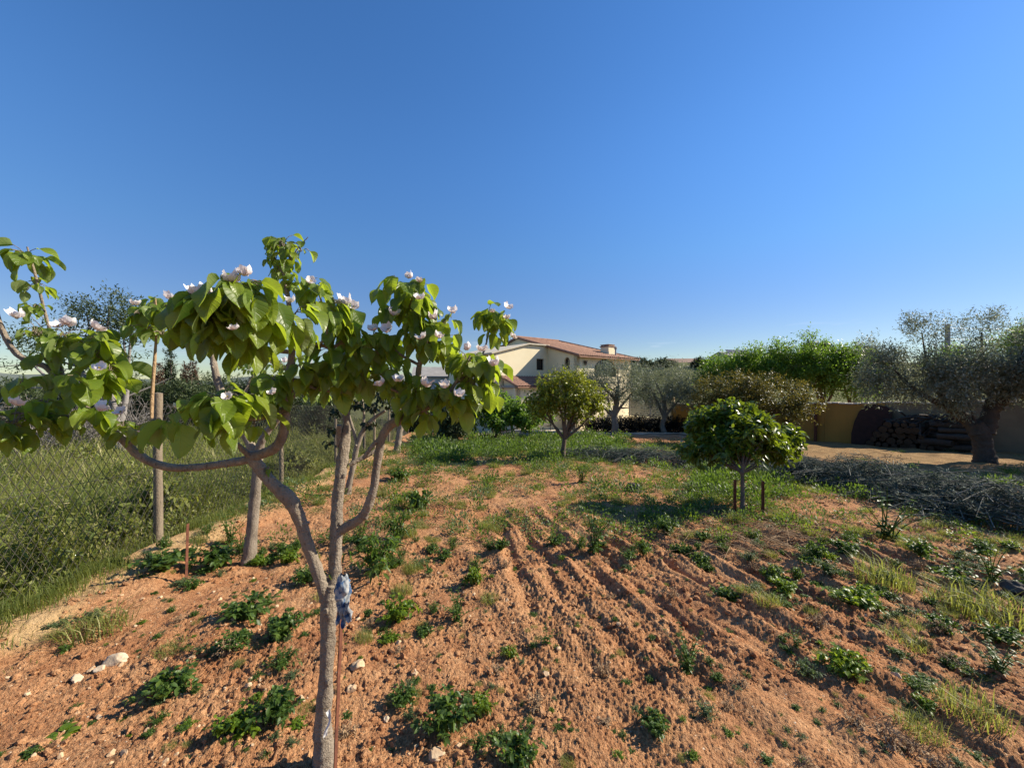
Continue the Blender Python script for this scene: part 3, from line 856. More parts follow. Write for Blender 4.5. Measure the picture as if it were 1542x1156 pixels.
    for px, py, d, rp, n, L in CL:
        quince_cluster(cr, tr, W(px, py, d), rp / FPX * d, int(n * 1.32), L, r)
    # leaflets at the fork
    quince_cluster(cr, tr, W(494, 862, 1.70), .012, 4, .04, r)
    quince_cluster(cr, tr, W(405, 705, 1.57), .015, 4, .05, r)
    part('trunk', tr, M['quince_bark'], root)
    part('dry_shoot', st, M['stick'], root)
    part('crown', cr, M['quince_leaf'], root)
    FL = [(100, 488, 1.40), (88, 492, 1.41), (142, 494, 1.40), (150, 555, 1.32), (150, 617, 1.36), (183, 621, 1.40), (222, 648, 1.39), (270, 613, 1.30), (343, 598, 1.18), (20, 608, 1.30), (30, 478, 1.43), (255, 450, 1.50), (204, 459, 1.50), (246, 492, 1.47),
          (300, 445, .98), (315, 442, 1.0), (344, 424, .98), (357, 424, .99), (372, 414, .99), (352, 496, .96), (437, 455, 1.18), (394, 545, 1.25), (410, 548, 1.38), (411, 592, 1.38),
          (468, 424, 1.43), (514, 456, 1.54), (523, 457, 1.53), (533, 463, 1.55), (562, 497, 1.62), (585, 498, 1.62), (576, 578, 1.6), (600, 573, 1.62),
          (618, 418, 1.66), (631, 424, 1.67), (632, 450, 1.60), (593, 474, 1.63), (653, 480, 1.63), (682, 470, 1.66), (660, 508, 1.61), (636, 509, 1.61), (638, 580, 1.6), (672, 583, 1.60), (706, 525, 1.63), (726, 528, 1.64), (745, 550, 1.64), (741, 470, 1.88), (765, 464, 1.92), (764, 480, 1.90), (772, 508, 1.92), (690, 596, 1.6)]
    for px, py, d in FL:
        add_blossom(root, W(px, py, d - (.05 if d > 1.2 else .0)), r, r.uniform(.50, .86) * (1 if d > 1.2 else .82))
    return root


front = make_front_quince()


def angle_stake(name, label, p0, p1, wd=.02):
    root = thing(name, label, 'stake', tuple(p0))
    mb = MB()
    p0 = np.asarray(p0, float); p1 = np.asarray(p1, float)
    t = nrm(p1 - p0); a = nrm(np.cross(t, [0.35, 1, 0])); b = np.cross(t, a)
    th = .0035
    prof = [(0, 0), (wd, 0), (wd, th), (th, th), (th, wd), (0, wd)]
    n = 14
    V = []
    for k in range(n + 1):
        c = p0 + (p1 - p0) * k / n + a * .0012 * math.sin(k * 1.7)
        V += [c + a * (x - th) + b * (y - th) for x, y in prof]
    F = [[k * 6 + j, k * 6 + (j + 1) % 6, k * 6 + 6 + (j + 1) % 6, k * 6 + 6 + j] for k in range(n) for j in range(6)]
    mb.add(V, F)
    mb.add(V[-6:], [[0, 1, 2], [0, 2, 3], [0, 3, 4], [0, 4, 5]])
    part('angle_bar', mb, M['rust'], root, smooth=False)
    return root


p = W(503, 1164, 1.62); p[2] = gz(p[0], p[1]) - .1
angle_stake('metal_stake', 'rusty angle iron stake tied against the trunk of the front quince tree', p, W(517, 878, 1.665), .017)
gx_, gy_ = G(281, 876)
angle_stake('metal_stake', 'rusty iron stake standing alone in the soil beside the fence bank', (gx_, gy_, gz(gx_, gy_) - .15), W(284, 788, gy_), .022)


def make_rag():
    c = W(516, 892, 1.64)
    root = thing('cloth_rag', 'knotted blue and white rag tied round the stake and trunk of the front quince', 'rag', tuple(c))
    mb = MB()
    nu, nv = 40, 30
    V = []
    for i in range(nv + 1):
        v = i / nv
        for j in range(nu):
            a = 2 * math.pi * j / nu
            z = .075 - .16 * v
            rr = .034 * (math.sin(math.pi * (.05 + .88 * v)) ** .5) * (1 - .25 * v)
            rr *= 1 + .35 * float(pnoise(math.cos(a) * 1.6 + 4 * v, math.sin(a) * 1.6 + 7 * v)) + .22 * float(pnoise(a * 2.2, v * 7))
            V.append((c[0] + rr * math.cos(a), c[1] + rr * .9 * math.sin(a), c[2] + z + .006 * math.sin(3 * a)))
    F = [[i * nu + j, i * nu + (j + 1) % nu, i * nu + nu + (j + 1) % nu, i * nu + nu + j] for i in range(nv) for j in range(nu)]
    mb.add(V, F)
    part('wrap', mb, M['rag'], root)
    for (dx, L, sx) in ((.012, .10, .4), (.028, .075, .9), (-.004, .085, .0)):
        mb = MB(); V = []
        for i in range(12):
            v = i / 11
            for j in range(7):
                u = j / 6 - .5
                V.append((c[0] + dx + u * .024 * (1 - .3 * v) + sx * .02 * v * v + .004 * math.sin(9 * v + u * 5), c[1] - .024 + .007 * math.sin(u * 11 + v * 4) + .004 * math.sin(v * 12), c[2] - .03 - L * v + .01 * u))
        F = [[i * 7 + j, i * 7 + j + 1, i * 7 + 8 + j, i * 7 + 7 + j] for i in range(11) for j in range(6)]
        mb.add(V, F)
        part('loose_end', mb, M['rag'], root)


make_rag()


def make_tie():
    c = W(494, 1086, 1.655)
    mb = MB(); V = []
    for i in range(14):
        v = i / 13
        for j in range(4):
            u = j / 3 - .5
            V.append((c[0] + u * .012 + .010 * math.sin(v * 5), c[1] - .004 + .006 * math.sin(v * 7 + u * 4), c[2] + .05 - .11 * v + .004 * u))
    mb.add(V, [[i * 4 + j, i * 4 + j + 1, i * 4 + 5 + j, i * 4 + 4 + j] for i in range(13) for j in range(3)])
    o = mb.build('plastic_tie', M['white_wall'], origin=c)
    tag(o, 'white plastic strip tied low round the trunk of the front quince tree', 'plastic tie')


make_tie()

# ------------------------------------------------------------------ other quince trees of the rows
def make_row_quince(label, base_px, rows, clusters, L, mat, flowers=(), bark='quince_bark', cat='tree', name='quince_tree', grp=None):
    r = np.random.default_rng(int(base_px[0]))
    x, y = G(*base_px)
    root = thing(name, label, cat, (x, y, gz(x, y) - .02), grp)
    tr = MB(); cr = MB()
    for rr in rows:
        limb(tr, rr, 10, .12, 5)
    for px, py, d, rp, n in clusters:
        quince_cluster(cr, tr, W(px, py, d), rp / FPX * d, n, L, r)
    part('trunk', tr, M[bark], root)
    part('crown', cr, M[mat], root)
    for px, py, d in flowers:
        add_blossom(root, W(px, py, d), r, r.uniform(.9, 1.2))
    return root


make_row_quince('smaller quince tree with a straight pale trunk beside the fence, behind the long left branch', (375, 842),
                [[(374, 848, 4.0, .075), (377, 825, 4.0, .058), (382, 770, 4.0, .052), (387, 715, 4.0, .048), (388, 690, 4.0, .045)],
                 [(388, 692, 4.0, .05), (372, 660, 4.0, .042), (352, 625, 4.0, .038), (338, 600, 4.0, .036), (328, 575, 4.0, .034), (322, 548, 4.0, .030), (318, 520, 4.0, .02)],
                 [(388, 692, 4.0, .045), (392, 670, 3.98, .040), (402, 650, 3.96, .034), (418, 632, 3.95, .030), (440, 600, 3.93, .02), (455, 570, 3.9, .012)],
                 [(350, 622, 4.0, .02), (368, 595, 4.05, .015), (378, 570, 4.1, .012), (400, 545, 4.1, .008)]],
                [(400, 570, 4.1, 24, 26), (430, 560, 4.0, 24, 26), (450, 590, 3.9, 22, 24), (470, 560, 3.9, 20, 20), (375, 560, 4.1, 18, 14), (425, 600, 4.0, 20, 18), (455, 545, 4.0, 18, 16), (325, 520, 4.0, 22, 18), (485, 600, 3.9, 18, 16)],
                .10, 'quince_leaf', [(430, 545, 3.85), (470, 552, 3.8), (408, 575, 3.9)])
make_row_quince('dark leaved young tree with a slim leaning trunk, third in the row along the fence', (524, 742),
                [[(523, 745, 7.2, .07), (526, 728, 7.2, .055), (532, 700, 7.2, .05), (537, 675, 7.2, .048), (546, 650, 7.2, .045), (560, 632, 7.2, .035), (580, 618, 7.2, .025)],
                 [(538, 672, 7.2, .03), (530, 640, 7.2, .025), (520, 610, 7.2, .02)],
                 [(546, 650, 7.2, .03), (548, 625, 7.2, .022), (545, 600, 7.2, .016)]],
                [(505, 625, 7.1, 14, 36), (520, 612, 7.1, 16, 40), (540, 610, 7.1, 16, 40), (560, 615, 7.1, 15, 36), (580, 610, 7.1, 15, 36), (500, 650, 7.1, 10, 24), (555, 640, 7.1, 9, 18), (515, 595, 7.1, 14, 30), (575, 595, 7.1, 14, 30), (595, 622, 7.2, 10, 20), (498, 668, 7.1, 8, 12)],
                .11, 'dark_leaf', name='fruit_tree', bark='quince_bark')
make_row_quince('distant fruit tree with a short pale trunk at the far end of the fence row', (598, 680),
                [[(597, 682, 13.4, .14), (599, 670, 13.4, .11), (602, 650, 13.4, .10), (606, 632, 13.4, .08), (612, 612, 13.4, .05)],
                 [(603, 648, 13.4, .06), (594, 630, 13.4, .04), (588, 612, 13.4, .03)]],
                [(600, 598, 13.4, 12, 50), (585, 602, 13.4, 10, 40), (618, 600, 13.4, 11, 46), (608, 585, 13.4, 11, 46), (575, 590, 13.4, 9, 34), (632, 606, 13.4, 9, 34), (590, 580, 13.4, 10, 36)],
                .12, 'shrub_leaf', name='fruit_tree')

# ------------------------------------------------------------------ general tree builder
def foliage(mb, ells, n, k, L, Wd, r, gap=-.05, gfreq=1.3, spread=.18, shell=.45, up=.3, fine=False):
    """leaf sprays through ellipsoids: ells rows of (cx,cy,cz,rx,ry,rz); n sprays of k leaves"""
    e = np.asarray(ells, float)
    vol = (e[:, 3] * e[:, 4] * e[:, 5]) ** .75
    idx = r.choice(len(e), int(n * 1.9), p=vol / vol.sum())
    d = nrm(r.normal(size=(len(idx), 3)))
    rr = r.random(len(idx)) ** shell
    q = e[idx]
    P = q[:, :3] + d * rr[:, None] * q[:, 3:] * (1 + .12 * r.normal(size=(len(idx), 1)))
    nz = pnoise(P[:, 0] * gfreq + P[:, 2] * .7, P[:, 1] * gfreq + P[:, 2] * gfreq) + .5 * pnoise(P[:, 0] * 2.3 * gfreq + 9, P[:, 2] * 2.3 * gfreq + P[:, 1])
    keep = nz > gap
    P = P[keep][:n]; d = d[keep][:n]; nz = nz[keep][:n]
    m = len(P)
    ax = nrm(d * .8 + r.normal(0, .5, (m, 3)) + [0, 0, up])
    t = np.linspace(0, 1, k)
    PP = (P[:, None] + ax[:, None] * (t[None, :, None] * spread)).reshape(-1, 3) + r.normal(0, spread * .12, (m * k, 3))
    DD = np.repeat(ax, k, 0) * .7 + nrm(r.normal(size=(m * k, 3))) * .9 + [0, 0, -.15]
    NN = nrm(r.normal(0, .6, (m * k, 3)) + [0, 0, 1.0] + np.repeat(d, k, 0) * .5)
    rn = np.clip(.45 + .35 * np.repeat(nz, k) * 0 + .22 * np.repeat(pnoise(P[:, 0] * 1.7 + 40, P[:, 2] * 1.7 + P[:, 1]), k) + r.normal(0, .20, m * k), 0, 1)
    Ls = L * r.uniform(.6, 1.25, m * k)
    if fine:
        mb.add(*leaves(PP, DD, NN, Ls, Wd * Ls / L, rn, .3, .25))
    else:
        mb.add(*small_leaves(PP, DD, NN, Ls, Wd * Ls / L, rn))


def branchy(tr, base, tops, r, r0, forkz=.35, sides=9, rough=.15):
    """trunk to a fork, then one limb per target point, each with a few twigs"""
    base = np.asarray(base, float); tops = [np.asarray(t_, float) for t_ in tops]
    mean = np.mean(tops, 0)
    fork = base + (mean - base) * forkz + np.array([0, 0, 0])
    fork[:2] = base[:2] + (mean[:2] - base[:2]) * .25
    mid = (base + fork) / 2 + np.r_[r.normal(0, r0 * .5, 2), 0]
    s = spline([np.r_[base - [0, 0, .12], r0 * 1.45], np.r_[base + [0, 0, .06], r0 * 1.1], np.r_[mid, r0 * .95], np.r_[fork, r0 * .85]], 6)
    tube(tr, s[:, :3], s[:, 3], sides + 3, rough)
    for t_ in tops:
        a = fork + (t_ - fork) * .45 + r.normal(0, .07, 3) * np.linalg.norm(t_ - fork)
        s = spline([np.r_[fork - (t_ - fork) * .03, r0 * .62], np.r_[a, r0 * .38], np.r_[t_, r0 * .10]], 7)
        tube(tr, s[:, :3], s[:, 3], sides, rough)
        for k in range(3):
            i = r.integers(6, len(s) - 2)
            e = s[i, :3] + nrm(r.normal(0, 1, 3) + nrm(t_ - fork) * .8) * np.linalg.norm(t_ - fork) * r.uniform(.25, .45)
            q = spline([np.r_[s[i, :3], s[i, 3] * .6], np.r_[(s[i, :3] + e) / 2 + r.normal(0, .04, 3), s[i, 3] * .4], np.r_[e, .004]], 4)
            tube(tr, q[:, :3], q[:, 3], 6, rough)


def tree(name, label, base, ells, mat, bark, n, k, L, Wd, r0, cat='tree', group=None, seed=1, tops=None, forkz=.35, fine=False, **kw):
    r = np.random.default_rng(seed)
    x, y = base[0], base[1]
    z = base[2] if len(base) > 2 else gz(x, y)
    root = thing(name, label, cat, (x, y, z), group)
    tr = MB(); cr = MB()
    e = np.asarray(ells, float)
    tops = tops if tops is not None else [q[:3] + [0, 0, q[5] * .3] for q in e]
    branchy(tr, (x, y, z), tops, r, r0, forkz)
    foliage(cr, e, n, k, L, Wd, r, fine=fine, **kw)
    part('trunk', tr, M[bark], root)
    part('crown', cr, M[mat], root)
    return root


def E(px, py, d, rx, ry, depth=None):
    """ellipsoid at pixel centre with pixel radii"""
    c = W(px, py, d); s = d / FPX
    return [c[0], c[1], c[2], rx * s, (depth if depth else (rx + ry) * .5 * s), ry * s]


# small orange tree in the middle
d0 = G(848, 692)[1]
tree('orange_tree', 'small rounded orange tree with yellow-green leaves in front of the house', G(848, 692),
     [E(830, 590, d0, 28, 24), E(868, 590, d0, 30, 26), E(850, 582, d0, 30, 18), E(822, 608, d0, 26, 18), E(878, 612, d0, 26, 20), E(850, 605, d0, 36, 22), E(893, 600, d0 + .2, 14, 22), E(812, 600, d0, 14, 14), E(843, 566, d0, 9, 10), E(872, 568, d0, 7, 10), E(902, 582, d0, 9, 9), E(803, 618, d0, 11, 11), E(905, 612, d0, 9, 12)],
     'orange_leaf', 'dark_bark', 1300, 8, .085, .045, .075, seed=31, fine=True, gap=-.08, gfreq=2.4, spread=.17, forkz=.30)
# citrus nearer on the right
d1 = G(1118, 778)[1]
tree('lemon_tree', 'low spreading lemon tree with glossy dark leaves between two short stakes', G(1118, 778),
     [E(1072, 645, d1 + .9, 30, 20), E(1112, 637, d1 + .8, 34, 18), E(1155, 652, d1 + .8, 26, 16), E(1100, 623, d1 + .9, 20, 10), E(1050, 660, d1 + .9, 16, 14), E(1172, 663, d1 + .8, 16, 9), E(1122, 664, d1 + .6, 40, 13), E(1083, 667, d1 + .6, 28, 12), E(1136, 648, d1 + .3, 26, 14), E(1118, 612, d1 + .9, 7, 8), E(1187, 655, d1 + .9, 8, 7), E(1045, 676, d1 + .8, 16, 12), E(1070, 682, d1 + .5, 24, 11), E(1108, 684, d1 + .3, 26, 10), E(1150, 680, d1 + .5, 28, 10), E(1182, 674, d1 + .7, 14, 10)],
     'citrus_leaf', 'dark_bark', 2000, 8, .10, .050, .030, seed=32, fine=True, gap=.06, gfreq=2.6, spread=.16, forkz=.55)
# loquat like bush left of it
d2 = 19.0
lx, ly, _ = W(745, 650, d2)
tree('fruit_bush', 'light green leafy bush in front of the dark doorway of the house', (lx, ly),
     [E(720, 618, d2, 22, 20), E(750, 608, d2, 20, 16), E(775, 618, d2, 20, 14), E(790, 622, d2 - .3, 14, 12), E(735, 600, d2, 16, 12), E(705, 630, d2, 16, 14), E(812, 624, d2 - .5, 18, 12), E(795, 634, d2 - .8, 26, 10), E(752, 634, d2 - .6, 26, 10)],
     'green_leaf', 'dark_bark', 1150, 7, .19, .075, .06, seed=33, cat='bush', fine=True, gap=-.15, spread=.22, forkz=.3)
# olives in front of the house
d3 = G(926, 655)[1]
tree('olive_tree', 'grey-green olive tree with a pale forked trunk in front of the house', G(926, 655),
     [E(905, 585, d3, 26, 24), E(935, 575, d3, 34, 28), E(890, 572, d3, 18, 16), E(960, 588, d3, 22, 20), E(930, 560, d3, 26, 14), E(915, 600, d3, 20, 12)],
     'olive_leaf', 'olive_bark', 2300, 8, .12, .030, .20, seed=34, gap=.0, gfreq=1.3, spread=.48, forkz=.34)
o3 = W(1000, 650, d3 + 1.5)
tree('olive_tree', 'broad grey olive tree right of the forked one, before the slatted screen', (o3[0], o3[1]),
     [E(985, 580, d3 + 1.5, 32, 30), E(1015, 578, d3 + 1.5, 34, 30), E(1040, 590, d3 + 1.5, 18, 22), E(1000, 598, d3 + 1.5, 40, 16), E(965, 570, d3 + 1.5, 18, 18)],
     'olive_leaf', 'olive_bark', 2600, 8, .12, .034, .16, seed=35, gap=-.02, gfreq=1.3, spread=.48, forkz=.3)
o4 = W(865, 640, d3 + 3)
tree('olive_tree', 'small olive tree behind the orange tree, below the arched window', (o4[0], o4[1]),
     [E(865, 568, d3 + 3, 28, 16), E(848, 578, d3 + 3, 20, 14), E(885, 580, d3 + 3, 24, 14)],
     'olive_leaf', 'olive_bark', 900, 8, .12, .034, .13, seed=36, gap=-.15, gfreq=1.0, spread=.35)
# red-brown young foliage, right of the olives
b5 = W(1120, 660, 17.0)
tree('pomegranate_tree', 'bushy tree with brownish young leaves behind the lemon tree', (b5[0], b5[1]),
     [E(1075, 595, 17, 32, 26), E(1110, 585, 17, 36, 24), E(1150, 590, 16.8, 40, 26), E(1190, 600, 16.8, 30, 24), E(1100, 615, 16.8, 40, 20), E(1165, 620, 16.6, 40, 20), E(1210, 612, 16.6, 22, 18)],
     'red_leaf', 'dark_bark', 2700, 8, .11, .05, .12, seed=37, gap=-.2, gfreq=1.2, spread=.28)
# bright green trees above the wall
GT = [(1095, 560, 23, 40, 24, 'bright green tree behind the brownish tree, nearest the solar panelled house'), (1140, 550, 22, 42, 26, 'bright green bushy tree behind the garden wall, second from the house side'), (1190, 550, 21, 44, 28, 'bright green rounded tree above the garden wall, left of the tall sprig'),
      (1240, 548, 20.5, 44, 28, 'bright green tree above the garden wall carrying one tall sprig'), (1285, 555, 20, 36, 32, 'bright green tree overhanging the garden wall beside the big grey olive')]
for i, (px, py, d, rx, ry, lab) in enumerate(GT):
    b = W(px, 660, d)
    es = [E(px - rx * .5, py + 8, d, rx * .6, ry * .8), E(px + rx * .45, py + 6, d, rx * .6, ry * .8), E(px, py - 4, d, rx * .7, ry * .8), E(px, py + ry * .8, d - .3, rx * .9, ry * .7)]
    if i == 3: es.append(E(1217, 514, d, 6, 11)); es.append(E(1252, 528, d, 14, 10))
    if i == 2: es.append(E(1170, 528, d, 16, 10))
    tree('leafy_tree', lab, (b[0], b[1]), es, 'green_leaf', 'dark_bark', 1500, 8, .14, .06, .12, seed=40 + i, gap=-.10, gfreq=1.3, spread=.50, up=.7, group='green trees along the garden wall')
# big old olive at the right
d6 = G(1482, 697)[1]
def make_big_olive():
    r = np.random.default_rng(51)
    x, y = G(1482, 697)
    root = thing('olive_tree', 'big old olive tree with a thick dark trunk before the woodpile on the right', 'tree', (x, y, gz(x, y)))
    tr = MB(); cr = MB()
    D = d6
    limb(tr, [(1485, 712, D, .31), (1483, 692, D, .245), (1480, 672, D, .20), (1477, 655, D, .20), (1474, 645, D, .18), (1470, 636, D, .11)], 22, .12)
    limb(tr, [(1484, 652, D, .20), (1490, 628, D, .18), (1498, 606, D, .19), (1508, 598, D, .17), (1520, 586, D - .3, .15), (1535, 560, D - .6, .12), (1545, 525, D - .6, .06)], 14, .22)
    limb(tr, [(1472, 654, D, .17), (1462, 638, D + .1, .15), (1448, 626, D + .2, .15), (1425, 612, D + .2, .10), (1400, 600, D + .2, .07), (1370, 580, D + .3, .045), (1345, 555, D + .3, .025)], 12, .2)
    limb(tr, [(1500, 604, D, .14), (1490, 580, D + .2, .10), (1480, 545, D + .3, .05), (1478, 500, D + .3, .018)], 10, .2)
    limb(tr, [(1425, 612, D + .2, .08), (1410, 580, D + .4, .06), (1395, 540, D + .4, .03), (1388, 500, D + .4, .012)], 9, .2)
    limb(tr, [(1520, 586, D, .10), (1560, 580, D - .5, .08), (1600, 560, D - .8, .05)], 9, .2)
    limb(tr, [(1470, 642, D, .03), (1463, 620, D, .02), (1455, 600, D, .012)], 7, .1)
    es = [E(1340, 566, D + .6, 34, 28), E(1385, 562, D + .4, 36, 26), E(1430, 566, D, 40, 26), E(1480, 560, D, 40, 28), E(1530, 562, D - .4, 40, 30), E(1580, 560, D - .8, 44, 40), E(1640, 550, D - 1.0, 50, 50), E(1600, 500, D - .6, 40, 26), E(1690, 540, D - 1.2, 40, 50), E(1600, 592, D - .3, 46, 26), E(1670, 590, D - .2, 46, 30),  # last two clumps here are out of view, added to shade the trunk
          E(1360, 590, D + .4, 34, 16), E(1410, 592, D + .2, 36, 15), E(1450, 592, D, 28, 18), E(1535, 592, D - .4, 26, 16), E(1322, 582, D + .8, 18, 22), E(1440, 612, D, 14, 12), E(1395, 535, D + .3, 18, 12), E(1475, 530, D + .3, 22, 14), E(1330, 540, D + .6, 16, 12)]
    foliage(cr, es, 10000, 8, .095, .026, r, gap=-.16, gfreq=1.7, spread=.36)
    # ragged upright sprays against the sky
    es2 = [E(1390, 500, D + .4, 20, 22), E(1375, 490, D + .4, 10, 14), E(1418, 500, D + .3, 8, 26), E(1440, 500, D + .3, 9, 14), E(1482, 488, D + .3, 20, 18), E(1478, 510, D + .3, 16, 20), E(1308, 520, D + .8, 12, 14), E(1500, 480, D + .3, 10, 10), E(1535, 508, D - .4, 14, 12), E(1330, 535, D + .6, 20, 14)]
    foliage(cr, es2, 760, 8, .085, .022, r, gap=-.3, gfreq=2.5, spread=.26, up=.9)
    part('trunk', tr, M['shaded_bark'], root)
    part('crown', cr, M['olive_leaf'], root)


make_big_olive()
# left background
lb = W(195, 640, 12.0)
tree('almond_tree', 'open grey-green tree standing in the tall grass beyond the fence', (lb[0], lb[1]),
     [E(130, 480, 12, 26, 32), E(165, 470, 12, 34, 30), E(185, 510, 12, 26, 34), E(130, 530, 12, 30, 28), E(60, 500, 12, 30, 24), E(20, 530, 12, 34, 26), E(165, 560, 12, 30, 24), E(200, 480, 12, 14, 26)],
     'shrub_leaf', 'grey_twig', 1500, 7, .10, .035, .16, seed=61, gap=.02, gfreq=1.2, spread=.30, forkz=.25)
for i, (px, top, wpx, d, mt, lab) in enumerate([(255, 525, 11, 30, 'cypress_leaf', 'dark green narrow cypress, tallest in the left distance'), (238, 550, 11, 29, 'rust_cypress', 'rusty brown cypress just left of the tall dark cypress'), (291, 545, 9, 30, 'rust_cypress', 'rusty brown cypress right of the dark cypress, with a pointed tip'), (279, 552, 8, 30.5, 'rust_cypress', 'thin rusty cypress squeezed beside the dark cypress')]):
    b = W(px, 640, d)
    es = [E(px, top + (k + .5) * 11, d, wpx * min(1, .25 + k * .16), 9) for k in range(8)]
    tree('cypress_tree', lab, (b[0], b[1]), es, mt, 'dark_bark', 700, 6, .16, .07, .12, seed=70 + i, gap=-.6, spread=.25, up=1.5, tops=[W(px, top + 5, d)], group='cypresses in the left distance')
for i, (px, py, rx, ry, d, mt, lab) in enumerate([(215, 600, 34, 22, 22, 'shrub_leaf', 'grey-green shrub behind the dry branches beyond the fence'), (330, 590, 40, 24, 25, 'shrub_leaf', 'rounded grey-green shrub below the right hand cypress'), (385, 600, 40, 26, 23, 'dark_leaf', 'dark green shrub behind the pale trunk of the fence row quince'), (440, 605, 44, 30, 20, 'shrub_leaf', 'olive green shrub at the end of the grass, left of the dark leaved tree'),
                                                   (490, 625, 30, 34, 16, 'shrub_leaf', 'tall broom-like shrub against the fence behind the dark leaved tree'), (20, 600, 46, 26, 20, 'shrub_leaf', 'grey-green shrub at the very left edge behind the leafless bush'), (110, 602, 40, 24, 24, 'dark_leaf', 'dark shrub between two leafless bushes beyond the fence'), (165, 600, 34, 24, 21, 'shrub_leaf', 'dull green shrub under the open almond tree'), (275, 598, 36, 24, 22, 'shrub_leaf', 'green shrub at the foot of the cypresses'), (60, 605, 50, 22, 26, 'dark_leaf', 'low dark shrub on the far left behind the dry branches'), (630, 610, 40, 26, 24, 'dark_leaf', 'dark shrub behind the right clusters of quince leaves'), (682, 632, 18, 16, 17, 'shrub_leaf', 'small rounded grey-green bush left of the light green bush')]):
    b = W(px, py + ry, d)
    z = gz(b[0], b[1])
    hh = W(px, py, d)[2] - z
    es = [E(px - rx * .4, py, d, rx * .6, ry), E(px + rx * .4, py + 3, d, rx * .6, ry), E(px, py - ry * .3, d, rx * .6, ry * .8)]
    es += [[q[0], q[1], z + hh * .4, q[3] * 1.05, q[4], hh * .5] for q in es[:2]]
    tree('shrub', lab, (b[0], b[1]), es, mt, 'grey_twig', 1500, 7, .15, .055, .06, cat='shrub', seed=80 + i, gap=-.3, spread=.28)


def make_bare_bush(label, px, py, d, wd, hg, seed):
    r = np.random.default_rng(seed)
    c = W(px, py, d); z = gz(c[0], c[1])
    root = thing('dry_bush', label, 'bush', (c[0], c[1], z))
    mb = MB()
    for i in range(60):
        a = r.uniform(0, 2 * np.pi); q = r.uniform(.1, 1)
        top = np.array([c[0] + wd * q * np.cos(a), c[1] + wd * .6 * q * np.sin(a), z + hg * r.uniform(.55, 1.05) * (1 - .4 * q * q)])
        s0 = np.array([c[0] + r.normal(0, .15), c[1] + r.normal(0, .15), z])
        mid = (s0 + top) / 2 + r.normal(0, .12, 3) + [0, 0, .12 * hg]
        s = spline([np.r_[s0, .022], np.r_[mid, .014], np.r_[top, .004]], 4)
        tube(mb, s[:, :3], s[:, 3], 4, 0, False)
        for k in range(6):
            i2 = r.integers(2, len(s)); e = s[i2, :3] + nrm(r.normal(0, 1, 3) + [0, 0, .4]) * r.uniform(.2, .6) * hg * .5
            tube(mb, [s[i2, :3], (s[i2, :3] + e) / 2 + r.normal(0, .04, 3), e], [.010, .007, .003], 3, 0, False)
    part('branches', mb, M['grey_twig'], root)


make_bare_bush('leafless grey bush at the left edge beyond the fence', 40, 640, 11, 1.9, 2.2, 91)
make_bare_bush('leafless grey bush in the grass behind the fence post', 200, 640, 14, 2.2, 2.1, 92)
make_bare_bush('leafless grey bush between the two other dry bushes in the grass', 110, 640, 13, 2.2, 2.0, 93)

# ------------------------------------------------------------------ fence on the left
def make_fence():
    y0, y1 = -1.5, 26.0
    root = thing('chain_link_fence', 'rusty chain link fence on timber posts along the left of the orchard', 'fence', (float(fence_x(4.36)), 4.36, gz(fence_x(4.36), 4.36)))
    H = 1.62
    r = np.random.default_rng(101)
    wm = MB()

    def fp(s, h):
        y = s
        x = fence_x(y) + .05 * np.sin(y * 1.3) * (1 - h / H) + .012 * np.sin(y * 5)
        return np.stack([x, y, base_z(x, y) + .01 + h], -1)
    sp = .080
    for sgn in (1, -1):
        for s0 in np.arange(y0 - H, y1 + H, sp):
            h = np.linspace(0, H, 9); s = s0 + sgn * h * .62
            ok = (s > y0) & (s < y1)
            if ok.sum() < 2: continue
            tube(wm, fp(s[ok], h[ok]), .0026 if s0 < 6 else .0030, 3, 0, False)
    for h in (.03, H * .55, H):
        s = np.linspace(y0, y1, 90)
        tube(wm, fp(s, np.full(90, h)), .0024, 4, 0, False)
    part('wire_mesh', wm, M['wire'], root)
    for (px, py, top, rr) in [(237, 824, 592, .045), (423, 738, 618, .04), (505, 702, 628, .04), (548, 680, 630, .045)]:
        x, y = G(px, py)
        pm = MB()
        hz = W(px, top, y)[2]
        z0 = gz(x, y)
        s = spline([[x, y, z0 - .25, rr], [x + .01, y, z0 + .4, rr * .98], [x, y + .005, (z0 + hz) * .5 + .2, rr * .95], [x + .008, y, hz, rr * .9]], 5)
        tube(pm, s[:, :3], s[:, 3], 10, .08)
        part('post', pm, M['post'], root)
    for s in (0.9, 14.5, 17.2, 20.0, 22.7, 25.3):
        x = float(fence_x(s)); z0 = gz(x, s)
        pm = MB(); tube(pm, [[x, s, z0 - .2], [x, s, z0 + .9], [x + .01, s, z0 + 1.75]], [.045, .043, .04], 9, .08)
        part('post', pm, M['post'], root)


make_fence()

